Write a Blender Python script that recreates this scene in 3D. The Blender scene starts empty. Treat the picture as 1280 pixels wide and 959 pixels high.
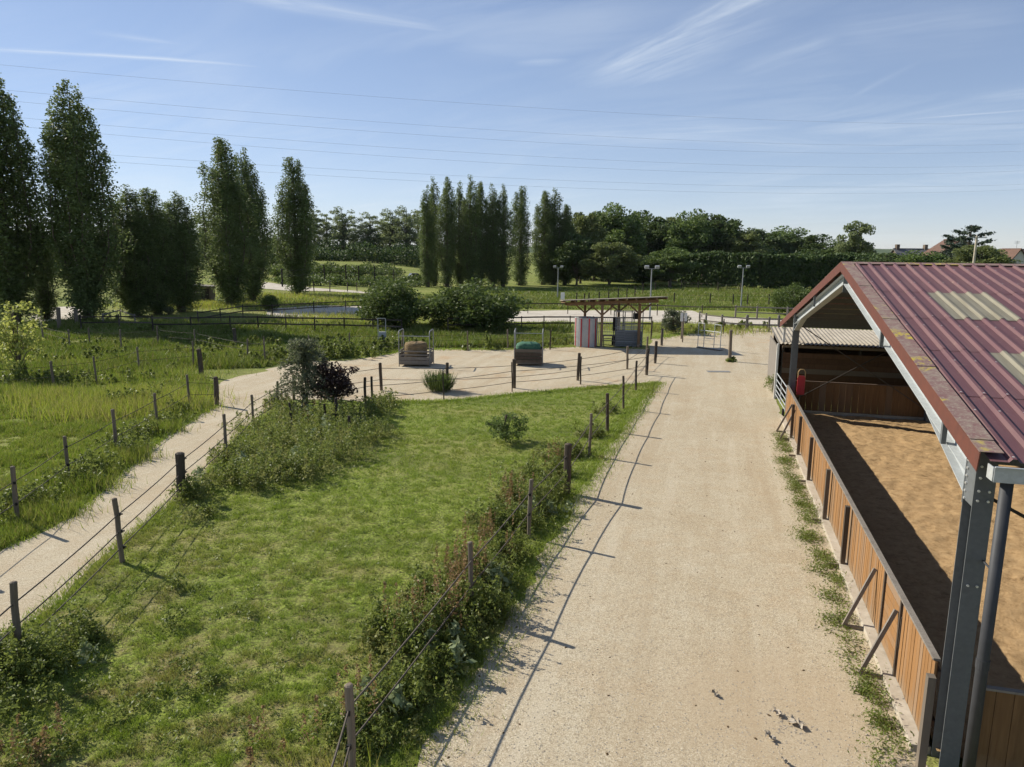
import bpy, math, random
import numpy as np
from mathutils import Matrix, Vector, Euler
random.seed(7); rng = np.random.default_rng(7)
SC = bpy.context.scene; COL = SC.collection
R = math.radians
# ---------------------------------------------------------------- camera
CAM_H = 6.5; FPX = 920.2; PITCH = R(10.26); ROLL = R(.5645); TH = R(15.1)
cam = bpy.data.objects.new('camera', bpy.data.cameras.new('camera')); COL.objects.link(cam)
cam.data.sensor_width = 36; cam.data.lens = 36 * FPX / 1280; cam.data.clip_end = 9000; cam.data.clip_start = .1
cam.matrix_world = Matrix.Translation((0, 0, CAM_H)) @ Matrix.Rotation(R(90) - PITCH, 4, 'X') @ Matrix.Rotation(ROLL, 4, 'Z')
SC.camera = cam
# ---------------------------------------------------------------- light
SUN_EL, SUN_AZ = R(34), R(149)          # azimuth of the sun, counter-clockwise from +X
sd = Vector((math.cos(SUN_EL) * math.cos(SUN_AZ), math.cos(SUN_EL) * math.sin(SUN_AZ), math.sin(SUN_EL)))
sun = bpy.data.objects.new('sun', bpy.data.lights.new('sun', 'SUN')); COL.objects.link(sun)
sun.data.energy = 4.6; sun.data.angle = R(.53); sun.data.color = (1, .93, .80)
sun.rotation_euler = sd.to_track_quat('Z', 'Y').to_euler(); sun.location = (-40, 30, 40)
SC.view_settings.view_transform = 'Standard'; SC.view_settings.look = 'None'
SC.view_settings.exposure = 0.62; SC.view_settings.gamma = 1
SC.cycles.use_denoising = True
SC.cycles.max_bounces = 5; SC.cycles.transparent_max_bounces = 4; SC.cycles.diffuse_bounces = 2; SC.cycles.use_adaptive_sampling = True; SC.cycles.adaptive_threshold = .02
SC.cycles.glossy_bounces = 2; SC.cycles.transmission_bounces = 2; SC.cycles.caustics_reflective = False


class NT:
    """small node-graph writer"""
    def __init__(s, tree): s.t = tree; s.n = tree.nodes; s.l = tree.links
    def node(s, typ, **k):
        n = s.n.new(typ); ins = k.pop('ins', {})
        for a, b in k.items(): setattr(n, a, b)
        for a, b in ins.items():
            if isinstance(b, bpy.types.NodeSocket): s.l.new(b, n.inputs[a])
            else: n.inputs[a].default_value = b
        return n
    def math(s, op, a, b=0., c=None, clamp=False):
        i = {0: a, 1: b}
        if c is not None: i[2] = c
        return s.node('ShaderNodeMath', operation=op, use_clamp=clamp, ins=i).outputs[0]
    def noise(s, vec, scale, detail=4, rough=.6, dist=0.):
        i = {'Scale': scale, 'Detail': detail, 'Roughness': rough, 'Distortion': dist}
        if vec is not None: i['Vector'] = vec
        return s.node('ShaderNodeTexNoise', ins=i).outputs['Fac']
    def ramp(s, fac, stops):
        n = s.node('ShaderNodeValToRGB', ins={'Fac': fac}); e = n.color_ramp.elements
        while len(e) < len(stops): e.new(.5)
        for q, (p, c) in zip(e, stops):
            q.position = p; q.color = (*c, 1) if len(c) == 3 else c
        return n.outputs['Color']
    def rng(s, v, a, b, c=0., d=1.):
        return s.node('ShaderNodeMapRange', ins={0: v, 1: a, 2: b, 3: c, 4: d}).outputs[0]
    def mix(s, fac, a, b, mode='MIX'):
        n = s.node('ShaderNodeMix', data_type='RGBA', blend_type=mode)
        for i, v in ((0, fac), (6, a), (7, b)):
            if isinstance(v, bpy.types.NodeSocket): s.l.new(v, n.inputs[i])
            else: n.inputs[i].default_value = v if i == 0 else (*v, 1)[:4]
        return n.outputs[2]
    def map(s, vec, scale=(1, 1, 1), rot=(0, 0, 0), loc=(0, 0, 0)):
        return s.node('ShaderNodeMapping', ins={'Vector': vec, 'Scale': scale, 'Rotation': rot, 'Location': loc}).outputs[0]


# ---------------------------------------------------------------- sky with thin cirrus
W = bpy.data.worlds.new('World'); SC.world = W; W.use_nodes = True
w = NT(W.node_tree); w.n.clear()
sky = w.node('ShaderNodeTexSky', sky_type='NISHITA', sun_disc=False, sun_elevation=SUN_EL, sun_rotation=R(-59) % (2 * math.pi),
             altitude=0, air_density=.8, dust_density=0, ozone_density=3.0)
tc = w.node('ShaderNodeTexCoord').outputs['Generated']
sep = w.node('ShaderNodeSeparateXYZ', ins={0: tc})
zz = w.math('ADD', w.math('MAXIMUM', sep.outputs[2], 0.), .12)
px = w.math('DIVIDE', sep.outputs[0], zz); py = w.math('DIVIDE', sep.outputs[1], zz)
pv = w.node('ShaderNodeCombineXYZ', ins={0: px, 1: py, 2: 0.}).outputs[0]


def pix_dir(u, v):
    a = (u - 640) / FPX; b = (479.5 - v) / FPX; cr, sr = math.cos(ROLL), math.sin(ROLL)
    x = a * cr - b * sr; y = a * sr + b * cr; cp, sp = math.cos(PITCH), math.sin(PITCH)
    return np.array([x, cp + y * sp, -sp + y * cp])


def sky_pt(u, v):
    d = pix_dir(u, v); d = d / np.linalg.norm(d); q = max(d[2], 0) + .12
    return np.array([d[0] / q, d[1] / q])


def streak(a, b, wid, amp, soft=.25, nscale=3.):
    """a long thin cloud between two points of the cloud sheet"""
    A, B = sky_pt(*a), sky_pt(*b); d = B - A; L = np.linalg.norm(d); d /= L
    dx = w.math('SUBTRACT', px, float(A[0])); dy = w.math('SUBTRACT', py, float(A[1]))
    al = w.math('ADD', w.math('MULTIPLY', dx, float(d[0])), w.math('MULTIPLY', dy, float(d[1])))
    ac = w.math('SUBTRACT', w.math('MULTIPLY', dy, float(d[0])), w.math('MULTIPLY', dx, float(d[1])))
    wob = w.math('MULTIPLY', w.math('SUBTRACT', w.noise(pv, 1.3, 3), .5), wid * 1.2)
    ac = w.math('ABSOLUTE', w.math('ADD', ac, wob))
    m = w.rng(ac, wid, 0.); m = w.math('MULTIPLY', m, m)
    e = w.math('MULTIPLY', w.rng(al, -.02 * L, soft * L), w.rng(al, 1.02 * L, (1 - soft) * L))
    rot = math.atan2(d[1], d[0])
    nz = w.noise(w.map(w.map(pv, (1, 1, 1), (0, 0, -rot)), (nscale * .3, nscale * 2.4, 1)), 2., 7, .68, .4)
    return w.math('MULTIPLY', w.math('MULTIPLY', m, e), w.math('MULTIPLY', w.rng(nz, .25, .7), amp))


cl = w.math('MULTIPLY', w.math('MULTIPLY', w.rng(w.noise(w.map(w.map(pv, (1, 1, 1), (0, 0, R(35))), (.6, 1.7, 1)), 1.1, 8, .62, .8), .44, .80), w.rng(w.noise(pv, .7, 2), .36, .62)), .42)
for st in [((-90, 58), (330, 84), .045, .75, .3), ((730, 100), (1010, -40), .15, .72, .2), ((800, 60), (1010, -60), .07, .45, .2),
           ((1060, 156), (1420, 128), .035, .5, .4), ((200, -20), (620, 46), .11, .5, .3), ((650, 175), (1020, 160), .5, .34, .3),
           ((1190, 125), (1400, 100), .2, .3, .3), ((640, 78), (720, 76), .08, .35, .4), ((100, 40), (260, 60), .07, .25, .4), ((980, 170), (1180, 60), .04, .16, .3), ((720, 110), (980, 10), .34, .5, .3), ((900, 100), (1080, 40), .25, .25, .3), ((760, 160), (1100, 190), .35, .25, .3), ((1000, 60), (1300, 20), .4, .2, .3)]:
    cl = w.math('MAXIMUM', cl, streak(*st))
sk = w.mix(1., sky.outputs[0], (.1, .1, .1), 'MULTIPLY')                      # the whole sky, softened evenly
sk = w.node('ShaderNodeGamma', ins={0: sk, 1: .65}).outputs[0]
sk = w.node('ShaderNodeVectorMath', operation='MULTIPLY', ins={0: sk, 1: (6.1, 6.02, 6.6)}).outputs[0]
skyc = w.mix(w.math('MINIMUM', cl, 1.), sk, (5.4, 5.9, 6.4))
bg = w.node('ShaderNodeBackground', ins={'Color': skyc, 'Strength': .10})
w.l.new(bg.outputs[0], w.node('ShaderNodeOutputWorld').inputs[0])

# ---------------------------------------------------------------- places: a pixel of the photo -> a point of the land
def smooth(t): t = np.clip(t, 0, 1); return t * t * (3 - 2 * t)
def T(x, y):
    """height of the land: flat, with a low bank at the back left"""
    return 3.0 * smooth((y - 90) / 90) * smooth((-8 - x) / 40)
def G(u, v, z=0.):
    d = pix_dir(u, v); k = (z - CAM_H) / d[2]; return float(d[0] * k), float(d[1] * k)
def Gt(u, v):
    z = 0.
    for _ in range(30): x, y = G(u, v, z); z = .5 * z + .5 * float(T(x, y))
    return x, y, float(T(x, y))
def atY(u, v, Y):
    d = pix_dir(u, v); k = Y / d[1]; return float(d[0] * k), float(CAM_H + d[2] * k)
ND = np.array([math.cos(TH), -math.sin(TH)]); DD = np.array([math.sin(TH), math.cos(TH)])
BO = DD * 20.1 + ND * 3.1                       # middle of the barn's open gable
def BW(p, y): q = BO + ND * p + DD * y; return float(q[0]), float(q[1])

# ---------------------------------------------------------------- mesh writing
class MB:
    def __init__(s): s.v = []; s.f = []
    def add(s, vs, fs):
        o = len(s.v); s.v += [tuple(map(float, q)) for q in vs]; s.f += [tuple(i + o for i in q) for q in fs]; return s
    def box(s, c, d, rot=None, ch=0.):
        x, y, z = [q / 2 for q in d]
        vs = [Vector((a * x, b * y, e * z)) for e in (-1, 1) for b in (-1, 1) for a in (-1, 1)]
        if rot is not None: vs = [rot @ q for q in vs]
        c = Vector(c)
        return s.add([c + q for q in vs], [(0, 2, 3, 1), (4, 5, 7, 6), (0, 1, 5, 4), (2, 6, 7, 3), (0, 4, 6, 2), (1, 3, 7, 5)])
    def bar(s, a, b, wd, ht, up=(0, 0, 1)):
        a, b = Vector(a), Vector(b); y = (b - a); L = y.length; y.normalize(); x = y.cross(Vector(up))
        if x.length < 1e-4: x = y.cross(Vector((1, 0, 0)))
        x.normalize(); z = x.cross(y)
        m = Matrix((x, y, z)).transposed()
        return s.box((a + b) / 2, (wd, L, ht), m)
    def tube(s, pts, rad, n=8, cap=True):
        pts = [Vector(p) for p in pts]
        if not hasattr(rad, '__len__'): rad = [rad] * len(pts)
        o = len(s.v); prev = None
        for i, p in enumerate(pts):
            t = (pts[min(i + 1, len(pts) - 1)] - pts[max(i - 1, 0)]).normalized()
            if prev is None:
                a = t.cross(Vector((0, 0, 1)) if abs(t.z) < .9 else Vector((1, 0, 0))).normalized()
            else: a = (prev - t * prev.dot(t)).normalized()
            prev = a; b = t.cross(a)
            for k in range(n):
                q = 2 * math.pi * k / n; s.v.append(tuple(p + (a * math.cos(q) + b * math.sin(q)) * rad[i]))
        for i in range(len(pts) - 1):
            for k in range(n):
                k2 = (k + 1) % n; s.f.append((o + i * n + k, o + i * n + k2, o + (i + 1) * n + k2, o + (i + 1) * n + k))
        if cap:
            s.f.append(tuple(o + k for k in range(n))[::-1]); s.f.append(tuple(o + (len(pts) - 1) * n + k for k in range(n)))
        return s
    def prism(s, poly, a, b):
        """poly: list of (x,z); extruded along y from a to b"""
        n = len(poly); vs = [(x, a, z) for x, z in poly] + [(x, b, z) for x, z in poly]
        return s.add(vs, [tuple(range(n)), tuple(range(2 * n - 1, n - 1, -1))] + [(i, i + n, (i + 1) % n + n, (i + 1) % n) for i in range(n)])
    def mesh(s, name, mat, smooth=False):
        m = bpy.data.meshes.new(name); m.from_pydata(s.v, [], s.f); m.materials.append(mat)
        if smooth: m.polygons.foreach_set('use_smooth', [True] * len(m.polygons))
        m.update(); return m
    def build(s, name, mat, parent=None, smooth=False): return link(name, s.mesh(name, mat, smooth), parent)


def link(name, data, parent=None, loc=None):
    o = bpy.data.objects.new(name, data); COL.objects.link(o); o.parent = parent
    if loc is not None: o.location = loc
    return o
def tag(o, label=None, cat=None, group=None, kind=None):
    for k, v in (('label', label), ('category', cat), ('group', group), ('kind', kind)):
        if v: o[k] = v
    return o
def empty(name, loc=(0, 0, 0), rz=0., label=None, cat=None, group=None):
    o = bpy.data.objects.new(name, None); COL.objects.link(o); o.location = loc; o.rotation_euler = (0, 0, rz); o.empty_display_size = .3
    return tag(o, label, cat, group)
def np_mesh(name, verts, nper, mat):
    """verts (N*nper,3): N separate polygons of nper corners"""
    N = len(verts) // nper; m = bpy.data.meshes.new(name)
    m.vertices.add(N * nper); m.vertices.foreach_set('co', np.ascontiguousarray(verts, dtype=np.float32).ravel())
    m.loops.add(N * nper); m.loops.foreach_set('vertex_index', np.arange(N * nper, dtype=np.int32))
    m.polygons.add(N); m.polygons.foreach_set('loop_start', np.arange(0, N * nper, nper, dtype=np.int32))
    m.materials.append(mat); m.update(calc_edges=True); return m


# ---------------------------------------------------------------- materials
def mat(name, fn, rough=.8, spec=.3, metal=0.):
    m = bpy.data.materials.new(name); m.use_nodes = True; t = NT(m.node_tree); t.n.clear()
    b = t.node('ShaderNodeBsdfPrincipled', ins={'Roughness': rough, 'Specular IOR Level': spec, 'Metallic': metal})
    out = t.node('ShaderNodeOutputMaterial'); t.l.new(b.outputs[0], out.inputs[0])
    pos = t.node('ShaderNodeNewGeometry').outputs['Position']; obj = t.node('ShaderNodeTexCoord').outputs['Object']
    rnd = t.node('ShaderNodeObjectInfo').outputs['Random']
    r = fn(t, pos, obj, rnd); c, bump = r if isinstance(r, tuple) and len(r) == 2 and isinstance(r[1], (bpy.types.NodeSocket, type(None), list)) else (r, None)
    if isinstance(c, bpy.types.NodeSocket): t.l.new(c, b.inputs['Base Color'])
    else: b.inputs['Base Color'].default_value = (*c, 1)
    if bump is not None:
        bs, st, di = bump if isinstance(bump, list) else [bump, .5, .02]
        t.l.new(t.node('ShaderNodeBump', ins={'Height': bs, 'Strength': st, 'Distance': di}).outputs[0], b.inputs['Normal'])
    return m
def var(c, amt=.25, scale=6., dark=.6):
    """one colour with grain: noise on object coordinates and a different tone for each object"""
    def fn(t, pos, obj, rnd):
        n = t.noise(obj, scale, 5, .65)
        a = t.mix(t.rng(n, .3, .7), tuple(q * (1 - amt) for q in c), tuple(q * (1 + amt) for q in c))
        return t.mix(t.math('MULTIPLY', rnd, 1 - dark), a, (0, 0, 0)), [n, .25, .01]
    return fn


def grass_col(t, pos):
    big = t.noise(pos, .16, 4, .6); mid = t.noise(pos, 1.6, 6, .75); fine = t.noise(pos, 14., 4, .7)
    c = t.ramp(mid, [(.25, (.208, .264, .044)), (.5, (.254, .318, .056)), (.75, (.315, .365, .074))])
    c = t.mix(t.math('MULTIPLY', t.rng(big, .5, .68), .45), c, (.28, .255, .075))
    sp = t.node('ShaderNodeSeparateXYZ', ins={0: pos})
    near = t.rng(t.math('ADD', sp.outputs[1], t.math('MULTIPLY', sp.outputs[0], .35)), 16., 6.)
    dry = t.math('MULTIPLY', t.rng(t.noise(pos, .8, 7, .75), .46, .60), t.math('ADD', .12, t.math('MULTIPLY', near, .80)))
    c = t.mix(t.math('MULTIPLY', dry, .8), c, (.33, .25, .125))
    return c, fine, dry


def g_ground(t, pos, obj, rnd):
    c, fine, dry = grass_col(t, pos)
    c = t.mix(t.rng(fine, .40, .62, 0, .85), c, (.050, .050, .022))
    c = t.mix(t.math('MULTIPLY', dry, .5), c, (.20, .15, .09))
    c = t.mix(t.rng(t.noise(t.map(pos, (.05, .16, 1)), 1., 6, .7), .46, .66, 0, .55), c, (.30, .27, .11))
    c = t.mix(t.rng(t.noise(t.map(pos, (.09, .3, 1)), 1., 6, .7), .50, .66, 0, .55), c, (.055, .075, .022))
    return c, [t.noise(pos, 9, 5, .7), .9, .06]
def g_gravel(tint, amt, patch=.25):
    def fn(t, pos, obj, rnd):
        n1 = t.noise(pos, .22, 5, .65, .4); n2 = t.noise(pos, 1.7, 7, .75); n3 = t.noise(pos, 19., 4, .75); n4 = t.noise(pos, 55, 3, .7)
        c = t.ramp(n1, [(.32, (.392, .316, .208)), (.5, (.445, .380, .270)), (.68, (.422, .347, .236))])
        c = t.mix(t.rng(n2, .52, .70, 0, .6), c, tint)
        c = t.mix(t.rng(n2, .48, .28, 0, .55), c, (.55, .50, .39))
        c = t.mix(t.rng(t.noise(pos, .55, 5, .7), .54, .70, 0, patch), c, (.42, .275, .15))
        c = t.mix(t.rng(n3, .50, .68, 0, amt), c, (.17, .13, .085))
        c = t.mix(t.rng(n4, .53, .66, 0, .75), c, (.70, .64, .50)); c = t.mix(t.rng(n4, .46, .34, 0, .75), c, (.16, .13, .09))
        tr = t.noise(t.map(t.map(pos, (1, 1, 1), (0, 0, TH)), (1.3, .07, 1)), 1., 6, .7)
        c = t.mix(t.rng(tr, .50, .64, 0, .4), c, (.34, .26, .165)); c = t.mix(t.rng(tr, .46, .36, 0, .35), c, (.52, .465, .36))
        wp = G(965, 890); dd = t.node('ShaderNodeVectorMath', operation='DISTANCE', ins={0: pos, 1: (wp[0], wp[1], 0)}).outputs['Value']
        worn = t.rng(t.math('ADD', dd, t.math('MULTIPLY', t.math('SUBTRACT', n2, .5), 4.0)), 2.1, 1.0, 0, .55)      # a bare, sandy patch
        c = t.mix(worn, c, (.39, .30, .195))
        return c, [t.math('ADD', n4, t.math('MULTIPLY', n2, 1.2)), .35, .02]
    return fn


def leaf(name, cols, tr=.35, nscale=.5, rough=.6, tcol=None):
    m = bpy.data.materials.new(name); m.use_nodes = True; t = NT(m.node_tree); t.n.clear()
    geo = t.node('ShaderNodeNewGeometry'); pos = geo.outputs['Position']; ri = geo.outputs['Random Per Island']
    f = t.math('ADD', t.math('MULTIPLY', t.noise(pos, nscale, 3), .6), t.math('MULTIPLY', ri, .4))
    c = t.ramp(f, [(.3, cols[0]), (.5, cols[1]), (.72, cols[2])])
    b = t.node('ShaderNodeBsdfPrincipled', ins={'Roughness': rough, 'Specular IOR Level': .25, 'Base Color': c})
    tl = t.node('ShaderNodeBsdfTranslucent', ins={'Color': t.mix(.5, c, tcol or tuple(q * 1.6 for q in cols[2]))})
    mx = t.node('ShaderNodeMixShader', ins={0: tr, 1: b.outputs[0], 2: tl.outputs[0]})
    t.l.new(mx.outputs[0], t.node('ShaderNodeOutputMaterial').inputs[0]); return m
def blade_mat(name, mul=(1, 1, 1), tr=.3, straw=0.):
    m = bpy.data.materials.new(name); m.use_nodes = True; t = NT(m.node_tree); t.n.clear()
    geo = t.node('ShaderNodeNewGeometry'); c, fine, dry = grass_col(t, geo.outputs['Position']); ri = geo.outputs['Random Per Island']
    c = t.mix(1., c, mul, 'MULTIPLY')
    c = t.mix(t.rng(ri, 1 - straw, 1. - straw + .02), c, (.36, .30, .15)) if straw else c
    c = t.mix(t.math('MULTIPLY', ri, .5), c, t.mix(1., c, (.62, .72, .6), 'MULTIPLY'))
    b = t.node('ShaderNodeBsdfPrincipled', ins={'Roughness': .55, 'Specular IOR Level': .3, 'Base Color': c})
    tl = t.node('ShaderNodeBsdfTranslucent', ins={'Color': t.mix(1., c, (1.25, 1.35, .8), 'MULTIPLY')})
    mx = t.node('ShaderNodeMixShader', ins={0: tr, 1: b.outputs[0], 2: tl.outputs[0]})
    t.l.new(mx.outputs[0], t.node('ShaderNodeOutputMaterial').inputs[0]); return m


def wood(c1, c2, c3=None):
    def fn(t, pos, obj, rnd):
        off = t.node('ShaderNodeCombineXYZ', ins={0: t.math('MULTIPLY', rnd, 31.), 1: t.math('MULTIPLY', rnd, 17.), 2: t.math('MULTIPLY', rnd, 7.)}).outputs[0]
        p = t.node('ShaderNodeVectorMath', operation='ADD', ins={0: obj, 1: off}).outputs[0]
        g = t.noise(t.map(p, (34, 34, 1.6)), 1., 5, .6, .3); st = t.noise(t.map(p, (5, 5, .9)), 1., 4, .6)
        c = t.mix(t.rng(g, .3, .7), c1, c2)
        c = t.mix(t.rng(st, .5, .75, 0, .7), c, c3 or tuple(q * .45 for q in c1))
        c = t.mix(t.math('MULTIPLY', rnd, .35), c, tuple(q * .4 for q in c1))
        zz3 = t.node('ShaderNodeSeparateXYZ', ins={0: pos}).outputs[2]
        mud = t.rng(t.math('ADD', zz3, t.math('MULTIPLY', t.noise(pos, 4., 4), -.5)), .12, -.18, 0, .6)      # splashed mud near the ground
        c = t.mix(mud, c, (.24, .19, .13)); k = t.math('ABSOLUTE', t.math('SUBTRACT', t.math('FRACT', t.math('MULTIPLY', rnd, 7.3)), .5))
        c = t.mix(t.math('MULTIPLY', t.rng(k, .34, .5), .5), c, (.21, .18, .145))
        return c, [g, .4, .006]
    return fn
PIT = .28
def roof_fn(t, pos, obj, rnd):
    st = t.noise(t.map(obj, (7, .35, 7)), 1., 5, .65); n = t.noise(pos, 9, 5, .7); big = t.noise(pos, .8, 3)
    c = t.mix(t.rng(big, .3, .7), (.112, .050, .053), (.138, .062, .063))
    c = t.mix(t.rng(st, .48, .75, 0, .55), c, (.20, .125, .105))
    c = t.mix(t.rng(n, .60, .76, 0, .6), c, (.30, .22, .15))
    c = t.mix(t.math('MULTIPLY', rnd, .16), c, (.09, .035, .05))
    sx_ = t.node('ShaderNodeSeparateXYZ', ins={0: obj}); fx = t.math('ABSOLUTE', t.math('SUBTRACT', t.math('FRACT', t.math('ADD', t.math('DIVIDE', sx_.outputs[0], PIT), .5 - .24 / PIT + 1)), .5)); fy = t.math('ABSOLUTE', t.math('SUBTRACT', t.math('FRACT', t.math('DIVIDE', sx_.outputs[1], 1.4)), .5))
    c = t.mix(t.math('MULTIPLY', t.math('LESS_THAN', fx, .045), t.math('LESS_THAN', fy, .009)), c, (.40, .38, .36))      # screw heads along the ribs
    return c, [n, .15, .004]
def flash_fn(t, pos, obj, rnd):
    n = t.noise(pos, 7, 6, .7); s = t.noise(pos, 1.1, 3); b = t.noise(pos, 26, 3, .6)
    c = t.mix(t.rng(n, .35, .65), (.17, .085, .085), (.25, .20, .16)); c = t.mix(t.rng(b, .55, .7, 0, .7), c, (.33, .29, .23))
    y = t.math('MULTIPLY', t.rng(s, .54, .62), t.rng(n, .5, .6))
    return t.mix(y, c, (.42, .33, .035)), [n, .4, .01]
def clear_fn(t, pos, obj, rnd):
    g = t.noise(t.map(obj, (16, 1.2, 16)), 1., 4, .6); n = t.noise(pos, 30, 3)
    c = t.mix(t.rng(g, .3, .7), (.17, .152, .105), (.24, .222, .165)); return t.mix(t.rng(n, .6, .8, 0, .4), c, (.18, .16, .09)), [g, .2, .005]
def sand_fn(t, pos, obj, rnd):
    n = t.noise(pos, 5.5, 9, .8); f = t.noise(pos, 24, 4, .75); b = t.noise(pos, .45, 3)
    c = t.ramp(n, [(.28, (.15, .096, .048)), (.48, (.40, .268, .140)), (.7, (.52, .37, .208))])
    c = t.mix(t.rng(b, .4, .7, 0, .3), c, (.32, .215, .115)); c = t.mix(t.rng(f, .6, .8, 0, .5), c, (.10, .06, .033))
    return c, [t.math('ADD', t.math('MULTIPLY', n, 2.), f), .5, .04]
def net_fn(t, pos, obj, rnd):
    v = t.node('ShaderNodeTexVoronoi', ins={'Vector': obj, 'Scale': 9.}).outputs['Distance']
    return t.mix(t.rng(v, .2, .5), (.025, .085, .055), (.06, .145, .09)), [v, .8, .03]
def hay_fn(t, pos, obj, rnd):
    n = t.noise(t.map(obj, (6, 6, 26)), 1., 5, .7); return t.ramp(n, [(.3, (.10, .07, .036)), (.5, (.20, .145, .078)), (.7, (.31, .24, .14))]), [n, .9, .05]
def galv(c):
    def fn(t, pos, obj, rnd):
        v = t.node('ShaderNodeTexVoronoi', ins={'Vector': obj, 'Scale': 22.}).outputs['Color']; n = t.noise(obj, 2.5, 5, .7)
        g = t.node('ShaderNodeSeparateColor', ins={0: v}).outputs[0]
        a = t.mix(t.math('MULTIPLY', g, .35), c, tuple(q * .62 for q in c)); return t.mix(t.rng(n, .5, .8, 0, .45), a, tuple(q * .55 for q in c))
    return fn


M = {}
M['ground'] = mat('grass_land', g_ground, .95, .1)
M['gravel'] = mat('pale_gravel', g_gravel((.42, .32, .20), .6), .95, .12)
M['yard'] = mat('trodden_sand', g_gravel((.50, .40, .27), .45, .9), .95, .12)
M['whitesand'] = mat('pale_arena_sand', lambda t, p, o, r: (t.mix(t.rng(t.noise(p, 1.2, 6, .7), .35, .7), (.42, .37, .30), (.56, .52, .45)), [t.noise(p, 5, 4, .7), .6, .05]), .95, .1)
M['sand'] = mat('arena_sand', sand_fn, .97, .08)
M['blade'] = blade_mat('short_grass'); M['tall'] = blade_mat('tall_grass', (.80, .80, .80), .34, .18); M['field'] = blade_mat('shade_toned_field_grass', (.62, .64, .64), .28, .15); M['straw'] = blade_mat('seeding_grass', (1.15, 1.05, 1.0), .35, .45)  # field grass is a darkened copy, with the field's shadow in its colour
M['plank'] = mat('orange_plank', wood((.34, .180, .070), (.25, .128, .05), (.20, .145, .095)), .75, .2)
M['plankshade'] = mat('shaded_plank', wood((.22, .125, .055), (.15, .08, .035)), .8, .2)  # plank wood darkened: the shade on the walls is put into its colour
M['browndk'] = mat('dark_board', wood((.13, .065, .035), (.085, .045, .025)), .8, .2)
M['post'] = mat('weathered_post', wood((.23, .19, .145), (.15, .12, .09)), .85, .15)
M['postdk'] = mat('dark_post', wood((.075, .062, .05), (.04, .033, .028)), .85, .15)
M['postbrown'] = mat('brown_post', wood((.115, .090, .068), (.072, .056, .043)), .85, .15)
M['greywood'] = mat('grey_timber', wood((.26, .235, .205), (.18, .16, .14)), .85, .15)
M['timber'] = mat('shelter_timber', wood((.25, .15, .08), (.17, .10, .055)), .8, .15)
M['galv'] = mat('galvanised_steel', galv((.42, .44, .44)), .5, .4, .1)
M['galvdk'] = mat('grey_steel', galv((.125, .135, .140)), .55, .4, 0.)
M['steel2'] = mat('dull_galvanised_steel', galv((.24, .25, .255)), .55, .4, .0)
M['rafter'] = mat('pale_galvanised_steel', galv((.40, .425, .43)), .55, .35, .0)
M['pipe'] = mat('anthracite_pipe', var((.040, .042, .047), .15, 5, .9), .6, .35)
M['bolt'] = mat('bolt_steel', lambda t, p, o, r: (.75, .75, .73), .35, .5, .5)
M['roof'] = mat('maroon_roof_sheet', roof_fn, .55, .35); M['flash'] = mat('lichened_flashing', flash_fn, .8, .2)
M['fascia'] = mat('red_brown_fascia', lambda t, p, o, r: (t.mix(t.rng(t.noise(p, 6, 6, .7), .4, .75), (.125, .042, .029), (.085, .034, .026)), [t.noise(p, 8, 3), .1, .003]), .6, .3)
M['clear'] = mat('aged_rooflight', clear_fn, .6, .3)
M['concrete'] = mat('concrete', lambda t, p, o, r: (t.mix(t.rng(t.noise(p, 3, 6, .7), .35, .7), (.36, .31, .24), (.50, .45, .37)), [t.noise(p, 12, 4), .5, .01]), .9, .15)
M['black'] = mat('black_rubber', var((.014, .014, .015), .2), .6, .3)
M['rope'] = mat('dark_fence_rope', var((.095, .080, .064), .2, 20), .8, .2)
M['cable'] = mat('power_cable', lambda t, p, o, r: (.42, .44, .47), .6, .3)
M['red'] = mat('red_plastic', var((.62, .045, .05), .1, 4), .45, .4)
M['tan'] = mat('tan_plastic', var((.55, .36, .16), .1, 4), .5, .4)
M['white'] = mat('white_paint', var((.72, .71, .68), .08, 3, .95), .6, .3)
M['hay'] = mat('hay', hay_fn, .95, .1); M['net'] = mat('green_net', net_fn, .8, .2)
M['fibre'] = mat('fibre_cement', lambda t, p, o, r: (t.mix(t.rng(t.noise(p, 2.2, 6, .7), .35, .7), (.27, .235, .185), (.40, .36, .295)), None), .9, .1)
M['panel'] = mat('ribbed_white_steel', lambda t, p, o, r: (t.mix(t.rng(t.noise(o, 2, 4), .3, .7), (.32, .33, .33), (.43, .43, .43)), None), .45, .4, .1)
M['tile'] = mat('roof_tile', lambda t, p, o, r: (t.mix(t.rng(t.noise(p, 1.5, 5), .3, .7), (.115, .072, .056), (.16, .10, .078)), [t.node('ShaderNodeTexWave', ins={'Vector': p, 'Scale': 1.2}).outputs[1], .4, .05]), .9, .1)
M['slate'] = mat('grey_roof', var((.17, .17, .17), .15, 1.), .85, .2); M['wall'] = mat('rendered_wall', var((.62, .58, .52), .08, .8, .95), .9, .1)
M['stonewall'] = mat('brown_wall', var((.20, .16, .125), .2, 1.5), .9, .1)
M['glass'] = mat('window_glass', lambda t, p, o, r: (.03, .035, .04), .1, .6)
M['bark'] = mat('bark', lambda t, p, o, r: (t.mix(t.rng(t.noise(t.map(p, (6, 6, 1)), 1, 5), .35, .65), (.085, .065, .048), (.17, .14, .105)), [t.noise(t.map(p, (6, 6, 1)), 1, 5), .8, .05]), .95, .1)
M['palewood'] = mat('bare_wood', var((.36, .31, .25), .2, 4), .9, .1)
M['pole'] = mat('grey_pole', var((.30, .31, .31), .1, 2, .95), .6, .3)
M['lamp'] = mat('lamp_housing', var((.34, .35, .36), .1, 3), .4, .4)
M['paint'] = mat('car_paint', lambda t, p, o, r: (.06, .065, .075), .25, .5)
M['dung'] = mat('dry_dung', var((.10, .065, .035), .3, 20), .95, .1)
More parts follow.
